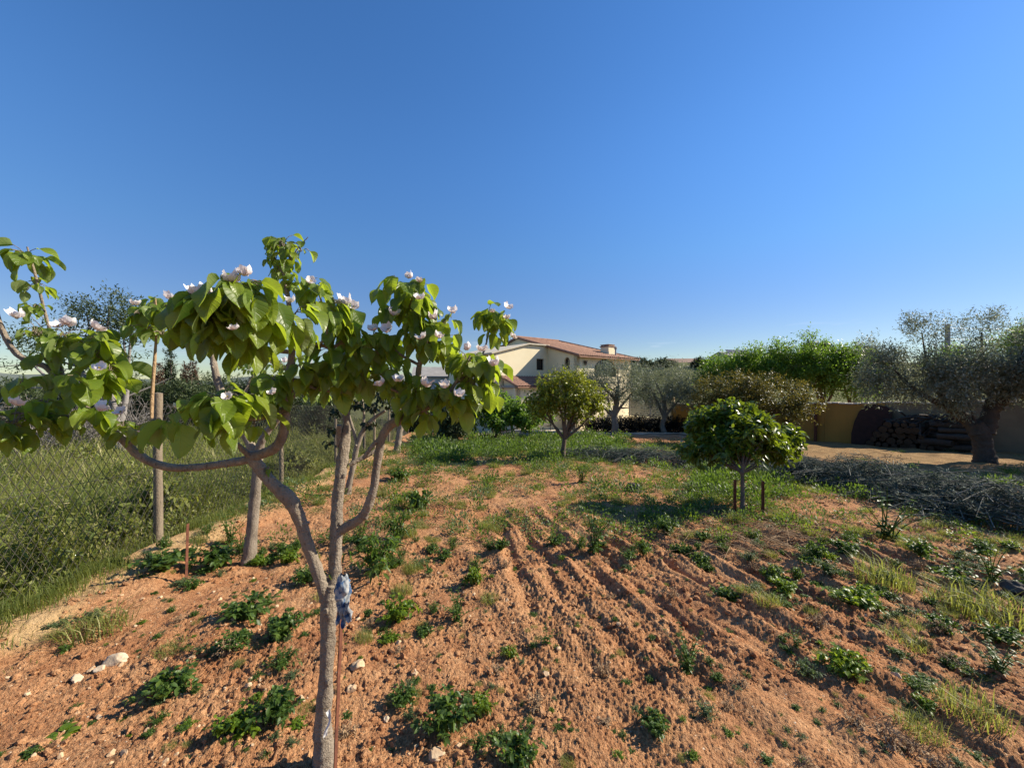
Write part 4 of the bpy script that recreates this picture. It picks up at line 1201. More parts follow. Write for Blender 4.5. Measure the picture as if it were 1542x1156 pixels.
# ------------------------------------------------------------------ tall grass in the field beyond the fence
def grass_blades(P, h, wd, lean, r, rn):
    n = len(P)
    a = r.uniform(0, 2 * np.pi, n)
    dirv = np.stack([np.cos(a), np.sin(a), np.zeros(n)], -1)
    side = np.stack([-np.sin(a + r.normal(0, .6, n)), np.cos(a), np.zeros(n)], -1)
    side = nrm(side)
    up = np.array([0, 0, 1.0])
    H = h[:, None]; Ln = lean[:, None]; Wv = wd[:, None]
    m = P + up * H * .55 + dirv * H * Ln * .22
    t = P + up * H * (1 - .35 * Ln) + dirv * H * Ln * .85
    V = np.stack([P - side * Wv * .5, P + side * Wv * .5, m - side * Wv * .42, m + side * Wv * .42, t], 1).reshape(-1, 3)
    F = (np.arange(n)[:, None, None] * 5 + np.array([[0, 1, 3], [0, 3, 2], [2, 3, 4]])[None]).reshape(-1, 3)
    A = np.zeros((n, 5, 3)); A[:, :, 1] = [0, 0, .5, .5, 1]; A[:, :, 2] = rn[:, None]
    return V, F, A.reshape(-1, 3)


def make_field_grass():
    r = np.random.default_rng(111)
    mb = MB()
    for (ya, yb, dep, n, hm, wm) in [(-.5, 4.5, 3.5, 46000, .55, .006), (4.5, 10, 9, 60000, .72, .009), (10, 20, 18, 46000, .85, .016), (20, 36, 32, 26000, .9, .03)]:
        y = r.uniform(ya, yb, n)
        off = dep * r.random(n) ** 1.35
        x = fence_x(y) - .10 - off - np.abs(r.normal(0, .05, n))
        den = pnoise(x * .9, y * .9) + .5 * pnoise(x * 2.7, y * 2.7)
        k = den > -.55
        x, y, off, den = x[k], y[k], off[k], den[k]
        z = ground_z(x, y, False)
        m = len(x)
        edge = np.clip(.30 + off * 1.1, .3, 1)
        h = hm * edge * np.clip(.72 + .55 * den, .3, 1.5) * r.uniform(.55, 1.25, m)
        rn = np.clip(.42 + .40 * pnoise(x * .6 + 50, y * .6) + .25 * pnoise(x * 2.3, y * 2.3 + 9) + r.normal(0, .2, m), 0, 1)
        tall_ = r.random(m) < .05
        rn = np.where(tall_, 1.0, rn); h = np.where(tall_, h * 1.35, h)
        mb.add(*grass_blades(np.stack([x, y, z], -1), h, wm * r.uniform(.6, 1.4, m), r.uniform(.1, .9, m), r, rn))
    # leafy herbs mixed in
    n = 60000
    y = 1.0 + 17 * r.random(n) ** 1.3; x = fence_x(y) - .12 - 11 * r.random(n) ** 1.5
    z = ground_z(x, y, False) + r.uniform(.05, .75, n) * np.clip(.4 + (fence_x(y) - x), .4, 1) * np.clip(.8 + .6 * pnoise(x * .9, y * .9), .3, 1.3)
    mb.add(*leaves(np.stack([x, y, z], -1), rdir(n) + [0, 0, .4], nrm(rdir(n) + [0, 0, .8]), r.uniform(.03, .08, n) * (1 + .04 * y), r.uniform(.010, .026, n), np.clip(.35 + .4 * pnoise(x * 1.1, y * 1.1) + r.normal(0, .2, n), 0, 1)))
    o = mb.build('tall_grass', M['grass'])
    o['kind'] = 'stuff'; o['label'] = 'tall yellow-green grass filling the field beyond the fence'
    mb = MB()
    for i in range(150):
        y = 1.5 + 16 * r.random(); x = float(fence_x(y)) - .35 - 8 * r.random() ** 1.5
        k = ('tall', 'bushy', 'pale')[i % 3]
        arr = WM[k][r.integers(len(WM[k]))][1]
        sc = r.uniform(1.4, 3.2)
        bake(mb, arr, x, y, gz(x, y) + .12, r.uniform(0, 6), sc, sc * r.uniform(.8, 1.3))
    o = mb.build('field_herbs', M['grass']); o['kind'] = 'stuff'; o['label'] = 'leafy herbs growing through the tall grass beyond the fence'
    # grass spilling over the bank
    mb = MB(); n = 26000
    y = r.uniform(.3, 16, n); off = r.normal(.12, .22, n)
    k = (pnoise(y * 1.1, off * 2) + .35 * pnoise(y * 4, off * 4) > .02 + np.clip(off, 0, 1) * .6) | (off < .02)
    near = y < 3.8
    off = np.where(near, np.abs(off) * 1.25, off)
    k |= near & (off < .22 + .20 * pnoise(y * 2, y * 0 + 3) + .1 * (3.8 - y))
    y, off = y[k], off[k]; x = fence_x(y) + off
    m = len(x)
    mb.add(*grass_blades(np.stack([x, y, ground_z(x, y, True)], -1), r.uniform(.05, .22, m) * np.clip(1.1 - off, .3, 1), r.uniform(.003, .006, m), r.uniform(.3, 1.2, m), r, np.clip(r.normal(.22, .2, m), 0, 1)))
    o = mb.build('bank_grass', M['grass'])
    o['kind'] = 'stuff'; o['label'] = 'short grass creeping over the sandy bank at the foot of the fence'


# ------------------------------------------------------------------ weeds
def weed_bushy(r, h=.16, sp=.16, n=22, L=.045, Wd=.02, per=12):
    """low clump: stems spreading from one root, leaves along them"""
    mb = MB()
    P = []; D = []; N = []; Ls = []
    for i in range(n):
        a = r.uniform(0, 2 * np.pi); q = r.uniform(.2, 1)
        e = np.array([np.cos(a) * sp * q, np.sin(a) * sp * q, h * r.uniform(.5, 1.1) * (1 - .45 * q * q)])
        m = e * .5 + [0, 0, h * .18]
        s = spline([np.r_[0, 0, -.01, .0022], np.r_[m, .0016], np.r_[e, .0008]], 4)
        tube(mb, s[:, :3], s[:, 3], 3, 0, False, a=.4)
        for k in range(per):
            t = r.uniform(.25, 1.0); j = min(len(s) - 1, int(t * (len(s) - 1)))
            P.append(s[j, :3] + r.normal(0, .006, 3))
            o = nrm(r.normal(0, 1, 3) + [np.cos(a) * .5, np.sin(a) * .5, .35])
            D.append(o); N.append(nrm(np.array([0, 0, 1.0]) + r.normal(0, .4, 3))); Ls.append(L * r.uniform(.55, 1.25))
    Ls = np.array(Ls)
    mb.add(*leaves(np.array(P), np.array(D), np.array(N), Ls, Ls * Wd / L, np.clip(r.normal(.5, .25, len(P)), 0, 1), .3, .35))
    return mb


def weed_tall(r, h=.35, n=6, L=.06, Wd=.028):
    mb = MB(); P = []; D = []; N = []; Ls = []
    for i in range(n):
        a = r.uniform(0, 2 * np.pi); q = r.uniform(0, .75) * h
        hh = h * r.uniform(.6, 1.05)
        e = np.array([np.cos(a) * q, np.sin(a) * q, hh])
        s = spline([np.r_[r.normal(0, .02, 2), -.01, .003], np.r_[e[:2] * .35, hh * .5, .0024], np.r_[e, .001]], 6)
        tube(mb, s[:, :3], s[:, 3], 4, 0, False, a=.5)
        for k in range(int(hh / .016)):
            t = r.uniform(.12, 1); j = min(len(s) - 1, int(t * (len(s) - 1)))
            b = r.uniform(0, 2 * np.pi)
            P.append(s[j, :3]); D.append(np.array([np.cos(b), np.sin(b), r.uniform(.0, .8)])); N.append(np.array([0, 0, 1.0]) + r.normal(0, .3, 3)); Ls.append(L * (1.15 - .6 * t) * r.uniform(.7, 1.2))
    Ls = np.array(Ls)
    mb.add(*leaves(np.array(P), np.array(D), np.array(N), Ls, Ls * Wd / L, np.clip(r.normal(.5, .25, len(P)), 0, 1), .25, .4))
    return mb


def weed_rosette(r, n=12, L=.095, Wd=.042):
    mb = MB()
    for i in range(n):
        a = i * 2.4 + r.normal(0, .3); el = r.uniform(.25, 1.1)
        d = np.array([np.cos(a), np.sin(a), el]); l = L * r.uniform(.6, 1.1); st = l * .35
        b = nrm(d) * st
        tube(mb, [(0, 0, 0), b * .5 + [0, 0, .004], b], [.003, .0026, .002], 4, 0, False, a=.6)
        # lobed blade: three overlapping leaves
        for da, k in ((0, 1.0), (.5, .7), (-.5, .7)):
            dd = np.array([np.cos(a + da), np.sin(a + da), el * .5])
            mb.add(*leaves([b], [dd], [[-np.cos(a) * .3, -np.sin(a) * .3, 1.0]], l * k * .8, Wd * k, [r.uniform(.3, .9)], .2, .45))
    return mb


def weed_grass(r, n=260, h=.14, sp=.11):
    mb = MB()
    q_ = sp * np.sqrt(np.arange(n) / n); a_ = np.arange(n) * 2.4
    P = np.c_[q_ * np.cos(a_) + r.normal(0, .006, n), q_ * np.sin(a_) + r.normal(0, .006, n), np.full(n, -.01)]
    mb.add(*grass_blades(P, h * r.uniform(.5, 1.2, n), r.uniform(.002, .0045, n), r.uniform(.2, 1.1, n), r, np.clip(r.normal(.55, .25, n), 0, 1)))
    return mb


rw = np.random.default_rng(131)
WT = {'bushy': [weed_bushy(rw, h=.15 + .03 * i, n=28 + 3 * i, L=.036, Wd=.019, per=18) for i in range(4)],
      'tall': [weed_tall(rw, h=.26 + .04 * i, n=9 + i, L=.042, Wd=.019) for i in range(3)],
      'rosette': [weed_rosette(rw, n=16 + 3 * i) for i in range(3)],
      'grass': [weed_grass(rw) for i in range(3)],
      'fine': [weed_bushy(rw, h=.14, sp=.14, n=26, L=.030, Wd=.009, per=14) for i in range(3)]}
WM = {k: [(m_.mesh('weed_' + k, M[mt]), m_.arrays()) for m_ in v] for (k, v), mt in zip(WT.items(), ('weed', 'weed', 'weed_bright', 'grass', 'weed'))}
WM['pale'] = [(m_.mesh('weed_pale', M['weed_pale']), m_.arrays()) for m_ in WT['fine']]
WM['lush'] = [(m_.mesh('weed_lush', M['weed_bright']), m_.arrays()) for m_ in WT['bushy'][:2]]
def weed_far(r, h=.16, sp=.17, n=95, L=.05, Wd=.024):
    mb = MB()
    a = r.uniform(0, 2 * np.pi, n); q = np.sqrt(r.random(n))
    P = np.stack([np.cos(a) * sp * q, np.sin(a) * sp * q, h * r.random(n) * (1 - .55 * q * q)], -1)
    D = nrm(P * [1, 1, 1.2] + r.normal(0, .06, (n, 3)) + [0, 0, .04])
    mb.add(*small_leaves(P, D, nrm(r.normal(0, .4, (n, 3)) + [0, 0, 1]), L * r.uniform(.5, 1.2, n), Wd * r.uniform(.6, 1.2, n), np.clip(r.normal(.5, .25, n), 0, 1)))
    return mb


FARW = [weed_far(rw, h=.12 + .05 * (i % 3), L=.045 if i % 2 else .06, Wd=.012 + .006 * (i % 3)).arrays() for i in range(6)]
NAT = {'bushy': .34, 'tall': .26, 'rosette': .26, 'grass': .34, 'fine': .30, 'pale': .30, 'lush': .34}   # natural width of the templates, m
NAME = {'bushy': 'weed_clump', 'tall': 'tall_weed', 'rosette': 'leafy_weed', 'grass': 'grass_tuft', 'fine': 'weed_clump', 'pale': 'weed_clump', 'lush': 'weed_clump'}
CATG = {'bushy': 'weed', 'tall': 'weed', 'rosette': 'weed', 'grass': 'grass tuft', 'fine': 'weed', 'pale': 'weed', 'lush': 'weed'}

WEEDS = [  # kind, px, py (foot), width px, flatten, label
    ('bushy', 255, 1042, 105, .75, 'dark bushy weed in the left foreground, above the big-leaved sprout'),
    ('lush', 355, 1105, 90, .8, 'bright green weed clump left of the front quince trunk, nearest its foot'),
    ('bushy', 420, 1085, 90, .9, 'green weed clump touching the lower left of the front quince trunk'),
    ('rosette', 92, 1104, 70, .8, 'broad leaved sprout alone in the bottom left corner soil'),
    ('bushy', 372, 935, 100, .7, 'dark green weed clump between the lone iron stake and the front quince'),
    ('bushy', 428, 968, 80, .9, 'leafy weed just left of the upper quince trunk, below the fork'),
    ('fine', 425, 1005, 70, .8, 'fine leaved weed left of the quince trunk at half height'),
    ('bushy', 350, 985, 60, .6, 'small weed casting a long shadow left of the quince trunk weeds'),
    ('lush', 600, 930, 78, .9, 'bright green lettuce-like weed right of the blue rag'),
    ('bushy', 640, 948, 42, .7, 'small weed right beside the bright lettuce-like weed'),
    ('bushy', 672, 1098, 110, .8, 'weed with pale yellow leaves right of the front quince, near the bottom'),
    ('lush', 726, 1070, 60, .9, 'upright green weed at the right of the yellow-leaved weed'),
    ('bushy', 778, 1150, 100, .9, 'dark weed clump cut by the bottom edge, right of the yellow-leaved weed'),
    ('grass', 625, 1040, 34, .8, 'little star-shaped grass tuft right of the quince trunk'),
    ('lush', 768, 982, 34, 1.2, 'small upright green weed in the middle of the bare soil'),
    ('tall', 822, 968, 34, .8, 'slender leaning weed beside a yellow stone in the middle'),
    ('rosette', 850, 1092, 36, .5, 'tiny two-leaved sprout in the middle foreground soil'),
    ('tall', 1036, 1005, 56, 1.0, 'grey-green weed growing in a furrow right of the middle'),
    ('pale', 1065, 1085, 50, .8, 'small pale weed below the grey-green furrow weed'),
    ('bushy', 985, 1105, 60, .7, 'low weed in the furrow near the bottom middle'),
    ('lush', 1275, 1010, 95, .8, 'yellowish leafy weed between the furrows on the right'),
    ('pale', 1215, 1012, 60, .8, 'pale weed left of the yellowish leafy weed on the right'),
    ('tall', 1198, 985, 30, 1.0, 'thin upright weed left of the yellowish leafy weed'),
    ('lush', 1180, 893, 62, .7, 'broad leaved weed below the lemon tree, left of the bright one'),
    ('lush', 1292, 912, 80, .7, 'bright yellow-green leafy weed on the right slope'),
    ('rosette', 1250, 895, 50, .6, 'half hidden leafy weed left of the bright yellow-green one'),
    ('grass', 1330, 880, 105, 1.0, 'thick grass tuft on the right above the bright leafy weed'),
    ('tall', 1492, 878, 66, 1.0, 'tall leafy weed on the right, below the cut branches'),
    ('bushy', 1440, 868, 80, .6, 'dark weed patch left of the tall leafy weed on the right'),
    ('tall', 1505, 1018, 62, .7, 'leaning leafy weed close to the right edge'),
    ('grass', 1462, 1075, 120, .9, 'wide grass tuft near the lower right corner'),
    ('grass', 1385, 1100, 90, .8, 'yellowish grass tuft left of the wide one in the lower right'),
    ('grass', 1490, 920, 150, .8, 'broad grass patch at the right edge below the tall leafy weed'),
    ('grass', 1440, 905, 110, .7, 'grass patch left of the broad one at the right edge'),
    ('grass', 1360, 965, 80, .6, 'pale grass tuft among the furrows above the lower right grass'),
    ('tall', 895, 835, 60, 1.1, 'bushy upright weed in the middle distance below the orange tree'),
    ('tall', 1335, 812, 86, .9, 'leafy green weed clump in front of the cut branches'),
    ('bushy', 1272, 838, 62, .8, 'round weed left of the leafy clump before the cut branches'),
    ('fine', 570, 865, 130, 1.2, 'large feathery weed clump right of the second stem of the quince'),
    ('fine', 600, 815, 80, 1.3, 'feathery weed behind the large one right of the quince stems'),
    ('bushy', 632, 765, 62, 1.3, 'dark green weed hummock between quince and orange tree'),
    ('bushy', 245, 868, 95, .6, 'low weed patch left of the lone iron stake'),
    ('bushy', 330, 850, 80, .8, 'weed patch right of the lone iron stake, below the pale trunk'),
    ('tall', 345, 820, 50, 1.0, 'yellowish upright weed on the bank right of the lone iron stake'),
    ('bushy', 600, 722, 50, 1.0, 'round weed near the far fence row trees'),
    ('grass', 145, 955, 120, .6, 'thin grass patch on the bare slope at the left'),
    ('tall', 875, 728, 40, .9, 'bushy green weed right behind the foot of the orange tree'),
    ('bushy', 1005, 800, 50, .9, 'weed beside the shadow of the lemon tree'),
]


def put_weed(kind, px, py, wpx, fl, label, i):
    r = np.random.default_rng(1000 + i)
    x, y = G(px, py)
    me = WM[kind][i % len(WM[kind])][0]
    o = bpy.data.objects.new(NAME[kind], me); COL.objects.link(o)
    s = wpx / FPX * y / NAT[kind]
    o.location = (x, y, float(ground_z([x], [y])[0]) - .004)
    o.rotation_euler = (0, 0, r.uniform(0, 6.28))
    o.scale = (s, s, s * fl)
    tag(o, label, CATG[kind], 'weeds in the tilled soil')


for i, wd_ in enumerate(WEEDS):
    put_weed(*wd_, i)


def bake(mb, arr, x, y, z, rz, sx, sz):
    V, A, F3, F4 = arr
    c, s = np.cos(rz), np.sin(rz)
    VV = np.c_[(V[:, 0] * c - V[:, 1] * s) * sx + x, (V[:, 0] * s + V[:, 1] * c) * sx + y, V[:, 2] * sz + z]
    n0 = mb.n
    mb.V.append(VV); mb.A.append(A)
    if len(F3): mb.F3.append(F3 + n0)
    if len(F4): mb.F4.append(F4 + n0)
    mb.n += len(V)


def make_small_weeds():
    r = np.random.default_rng(141)
    buckets = {k: MB() for k in ('weed', 'grass', 'weed_pale', 'weed_bright', 'straw')}

    def put(kind, x, y, wpx_m, fl):
        mt = {'bushy': 'weed', 'tall': 'weed', 'fine': 'weed', 'grass': 'grass', 'pale': 'weed_pale', 'lush': 'weed_bright', 'rosette': 'weed_bright', 'dead': 'straw'}[kind]
        if kind == 'dead': kind = 'fine'
        arr = WM[kind][r.integers(len(WM[kind]))][1] if (y < 4.6 or kind == 'grass') else FARW[r.integers(6)]
        s = wpx_m / NAT[kind]
        bake(buckets[mt], arr, x, y, float(ground_z([x], [y])[0]) - .004, r.uniform(0, 6.28), s, s * fl)
    # near and middle soil: sparse; towards the trees: thick
    for i in range(5200):
        y = 1.6 + 15.5 * r.random() ** .62
        x = r.uniform(-.95 * y - .6, 1.25 * y + 1.0)
        if x < float(fence_x(y)) + .25: continue
        dn = float(pnoise(x * .55 + 8, y * .55)) + .55 * float(pnoise(x * 1.6, y * 1.6 + 4))
        thr = .36 - .16 * (y - 2)
        if x > .35 * y and y < 6: thr += .05
        if dn < max(-.38, thr): continue
        if x > .62 * y and y > 9.3: continue
        kind = r.choice(['bushy', 'fine', 'grass', 'pale', 'tall', 'lush'], p=[.30, .24, .18, .14, .05, .09])
        put(kind, x, y, r.uniform(.06, .20) * (.8 + .17 * min(y, 8)), r.uniform(.6, 1.25))
    for kd, px, py, wpx, fl, lab in WEEDS:
        x0, y0 = G(px, py); w0 = wpx / FPX * y0
        for k in range(4 if y0 < 4.5 else 3):
            a = r.uniform(0, 6.28); q = w0 * r.uniform(.35, 1.0)
            put(r.choice(['fine', 'pale', 'bushy', 'grass', 'lush'], p=[.3, .2, .2, .2, .1]), x0 + q * math.cos(a), y0 + q * math.sin(a), w0 * r.uniform(.2, .55), r.uniform(.4, .9))
    for i in range(150):
        y = 1.6 + 7 * r.random(); x = r.uniform(-.9 * y, 1.3 * y)
        if x < float(fence_x(y)) + .4: continue
        put('dead', x, y, r.uniform(.05, .2), r.uniform(.6, 1.3))
    for i in range(230):
        x0, y0 = G(r.uniform(1045, 1195), r.uniform(698, 752))
        put(r.choice(['bushy', 'fine', 'pale'], p=[.6, .3, .1]), x0, y0, r.uniform(.2, .5), r.uniform(.7, 1.3))
    for i in range(130):
        x0, y0 = G(r.normal(985, 95), r.normal(765, 28))
        put(r.choice(['bushy', 'fine', 'pale', 'grass'], p=[.4, .3, .2, .1]), x0, y0, r.uniform(.12, .38), r.uniform(.6, 1.2))
    for i in range(750):
        y = 1.5 + 3.6 * r.random(); x = r.uniform(-1.1 * y, 1.3 * y)
        if x < float(fence_x(y)) + .4: continue
        put(r.choice(['bushy', 'fine', 'grass', 'pale', 'lush'], p=[.2, .25, .2, .2, .15]), x, y, r.uniform(.02, .09), r.uniform(.4, .8))
    # thick band before the house and round the orange tree
    for i in range(1500):
        y = r.uniform(11.0, 20.5); x = r.uniform(-.26 * y, .30 * y)
        if float(pnoise(x * .7, y * .7)) + .5 * float(pnoise(x * 2, y * 2)) < .02 - .02 * (y - 9.5): continue
        put(r.choice(['bushy', 'fine', 'pale'], p=[.6, .3, .1]), x, y, r.uniform(.25, .75), r.uniform(.6, 1.15))
    # right hand side
    for i in range(700):
        y = r.uniform(3.0, 15); x = r.uniform(.55 * y, 1.4 * y)
        if float(pnoise(x * .6 + 20, y * .6)) < (.0 if y < 8.5 else .42): continue
        put(r.choice(['grass', 'bushy', 'pale', 'lush'], p=[.35, .35, .2, .1]), x, y, r.uniform(.10, .35), r.uniform(.5, 1))
    for k, mb in buckets.items():
        if mb.n:
            o = mb.build({'straw': 'dead_weeds', 'weed': 'small_weeds', 'grass': 'short_grass', 'weed_pale': 'pale_weeds', 'weed_bright': 'bright_weeds'}[k], M[k])
            o['kind'] = 'stuff'; o['label'] = {'straw': 'dead straw coloured weeds standing among the green ones', 'weed': 'many small dark green weeds scattered over the soil', 'grass': 'short grass tufts scattered over the soil', 'weed_pale': 'greyish small weeds scattered over the soil', 'weed_bright': 'bright green seedlings scattered over the soil'}[k]


make_small_weeds()
make_field_grass()

# ------------------------------------------------------------------ stones, clods, twigs
def ico(sub=2):
    t = (1 + 5 ** .5) / 2
    v = [(-1, t, 0), (1, t, 0), (-1, -t, 0), (1, -t, 0), (0, -1, t), (0, 1, t), (0, -1, -t), (0, 1, -t), (t, 0, -1), (t, 0, 1), (-t, 0, -1), (-t, 0, 1)]
    f = [(0, 11, 5), (0, 5, 1), (0, 1, 7), (0, 7, 10), (0, 10, 11), (1, 5, 9), (5, 11, 4), (11, 10, 2), (10, 7, 6), (7, 1, 8), (3, 9, 4), (3, 4, 2), (3, 2, 6), (3, 6, 8), (3, 8, 9), (4, 9, 5), (2, 4, 11), (6, 2, 10), (8, 6, 7), (9, 8, 1)]
    v = [tuple(nrm(np.array(q))) for q in v]
    for _ in range(sub):
        cache = {}; nf = []

        def md(a, b):
            k = (min(a, b), max(a, b))
            if k not in cache:
                v.append(tuple(nrm((np.array(v[a]) + np.array(v[b])) / 2))); cache[k] = len(v) - 1
            return cache[k]
        for a, b, c in f:
            x, y, z = md(a, b), md(b, c), md(c, a)
            nf += [(a, x, z), (b, y, x), (c, z, y), (x, y, z)]
        f = nf
    return np.array(v), np.array(f)


ICO1, ICO2, ICO3 = ico(1), ico(2), ico(3)


def rock_arr(src, r, flat=.6, rough=.35):
    V, F = src
    o = r.uniform(0, 90)
    n = pnoise(V[:, 0] * 1.3 + o, V[:, 1] * 1.3 + V[:, 2] * 1.1 + o) + .5 * pnoise(V[:, 1] * 3 + o, V[:, 2] * 3 + V[:, 0] * 2)
    VV = V * (1 + rough * n)[:, None]
    # flat facets: clamp along a few random planes
    for k in range(6):
        d = nrm(r.normal(size=3)); h = VV @ d; lim = r.uniform(.55, .85)
        VV = VV - np.clip(h - lim, 0, None)[:, None] * d
    return VV * [1, r.uniform(.6, .95), flat], F


def make_debris():
    r = np.random.default_rng(151)
    cl = [rock_arr(ICO1, r, .7, .45) for _ in range(10)]
    mb = MB(); N = 22000
    y = .9 + 9.5 * r.random(N) ** 1.7; x = (r.random(N) * 2 - 1) * (1.35 * y + .8)
    dn = pnoise(x * .8 + 5, y * .8) + .6 * pnoise(x * 2.5, y * 2.5)
    k = (dn > -.15) & (x > fence_x(y) + .35)
    x, y = x[k], y[k]; z = ground_z(x, y)
    for a, b, c in zip(x, y, z):
        V, F = cl[r.integers(10)]
        s = .005 + .026 * r.random() ** 3.2
        ct, st_ = math.cos(r.uniform(0, 6)), math.sin(r.uniform(0, 6)); q = math.hypot(ct, st_); ct /= q; st_ /= q
        VV = np.c_[V[:, 0] * ct - V[:, 1] * st_, V[:, 0] * st_ + V[:, 1] * ct, V[:, 2]] * s + [a, b, c + s * .15]
        mb.add(VV, F)
    o = mb.build('soil_clods', M['soil'], smooth=False); o['kind'] = 'stuff'; o['label'] = 'crumbs and clods of reddish soil'
    mb = MB(); N = 2800
    y = .9 + 8 * r.random(N) ** 1.7; x = (r.random(N) * 2 - 1) * (1.35 * y + .8)
    k = ((pnoise(x * .7 + 50, y * .7) > .05) | ((x < -1.2) & (y < 3.2))) & (x > fence_x(y) + .35)
    x, y = x[k], y[k]; z = ground_z(x, y)
    for a, b, c in zip(x, y, z):
        V, F = cl[r.integers(10)]; s = .005 + .018 * r.random() ** 3
        t_ = r.uniform(0, 6)
        VV = np.c_[V[:, 0] * math.cos(t_) - V[:, 1] * math.sin(t_), V[:, 0] * math.sin(t_) + V[:, 1] * math.cos(t_), V[:, 2]] * s + [a, b, c + s * .2]
        mb.add(VV, F)
    o = mb.build('pebbles', M['stone'], smooth=False); o['kind'] = 'stuff'; o['label'] = 'pale pebbles scattered in the soil'
    mb = MB(); N = 5200
    y = .9 + 7 * r.random(N) ** 1.5; x = (r.random(N) * 2 - 1) * (1.35 * y + .8)
    k = (pnoise(x * .6 + 80, y * .6) > -.1) & (x > fence_x(y) + .2)
    x, y = x[k], y[k]
    for a, b in zip(x, y):
        L = .02 + .07 * r.random() ** 2.5; t_ = r.uniform(0, 6.28)
        q = np.array([[a, b], [a + .5 * L * math.cos(t_), b + .5 * L * math.sin(t_)], [a + L * math.cos(t_ + .3), b + L * math.sin(t_ + .3)]])
        zz = ground_z(q[:, 0], q[:, 1]) + [.002, .006 + .01 * r.random(), .003]
        tube(mb, np.c_[q, zz], r.uniform(.0007, .0018), 3, 0, False)
    o = mb.build('dry_straw', M['straw']); o['kind'] = 'stuff'; o['label'] = 'bits of dry straw and rootlets on the soil'
    # raked dry stems on the right below the stakes
    mb = MB()
    for i in range(420):
        cx_, cy_ = G(1150 + r.normal(0, 55), 810 + r.normal(0, 14))
        L = r.uniform(.15, .6); t_ = r.normal(-.6, .7)
        q = np.array([[cx_ - L / 2 * math.cos(t_), cy_ - L / 2 * math.sin(t_)], [cx_, cy_], [cx_ + L / 2 * math.cos(t_ + .2), cy_ + L / 2 * math.sin(t_ + .2)]])
        zz = ground_z(q[:, 0], q[:, 1]) + [.0, r.uniform(.02, .10), .01]
        s = spline(np.c_[q, zz], 3)
        tube(mb, s, r.uniform(.0015, .004), 3, 0, False)
    o = mb.build('dry_stems', M['straw']); o['kind'] = 'stuff'; o['label'] = 'dry stems raked together below the lemon tree'


make_debris()
STONES = [  # px, py, width px, material, label
    (655, 1140, 26, 'stone', 'rounded yellowish stone casting a shadow, bottom middle right of the quince'),
    (540, 1003, 20, 'stone', 'pale yellow stone right of the front quince trunk, the upper of two'),
    (530, 1034, 16, 'stone', 'small pointed yellow stone below the other yellow one, right of the trunk'),
    (453, 1055, 18, 'stone', 'roundish yellow stone left of the front quince trunk'),
    (175, 1000, 30, 'white_stone', 'flat whitish stone lying on the bare slope at the left'),
    (150, 1012, 16, 'white_stone', 'small whitish stone just left of the flat whitish one'),
    (115, 1024, 18, 'white_stone', 'pale stone at the lower left of the flat whitish one'),
    (625, 1010, 12, 'stone', 'small upright yellow stone among the brown rootlets right of the trunk'),
    (822, 1015, 13, 'stone', 'little yellow stone below the slender leaning weed'),
    (840, 975, 10, 'stone', 'tiny orange stone under the slender leaning weed'),
    (582, 1072, 12, 'white_stone', 'small white chip of stone left of the yellow-leaved weed'),
    (1350, 1020, 14, 'white_stone', 'pale stone in the furrows on the right'),
    (155, 868, 12, 'stone', 'yellow stone on the sandy bank at the left'),
    (957, 738, 36, 'dark_stone', 'dark rough boulder in the weeds right of the orange tree'),
    (1534, 895, 40, 'dark_stone', 'dark boulder cut by the right edge beside the grass'),
]
for i, (px, py, wpx, mt, lab) in enumerate(STONES):
    r = np.random.default_rng(1700 + i)
    x, y = G(px, py)
    V, F = rock_arr(ICO3, r, .62, .3)
    s = wpx / FPX * y / 2
    z = float(ground_z([x], [y])[0])
    mb = MB(); mb.add(V * s, F)
    o = mb.build('boulder' if mt == 'dark_stone' else 'stone', M[mt])
    o.location = (x, y, z + s * .25); o.rotation_euler = (0, 0, r.uniform(0, 6))
    tag(o, lab, 'stone', 'loose stones on the soil')

# two stakes beside the lemon tree
for px, top, lab in ((1108, 722, 'short rusty stake left of the lemon tree trunk'), (1150, 724, 'short rusty stake right of the lemon tree trunk')):
    x, y = G(px, 776)
    angle_stake('metal_stake', lab, (x, y, gz(x, y) - .1), W(px, top, y), .035)

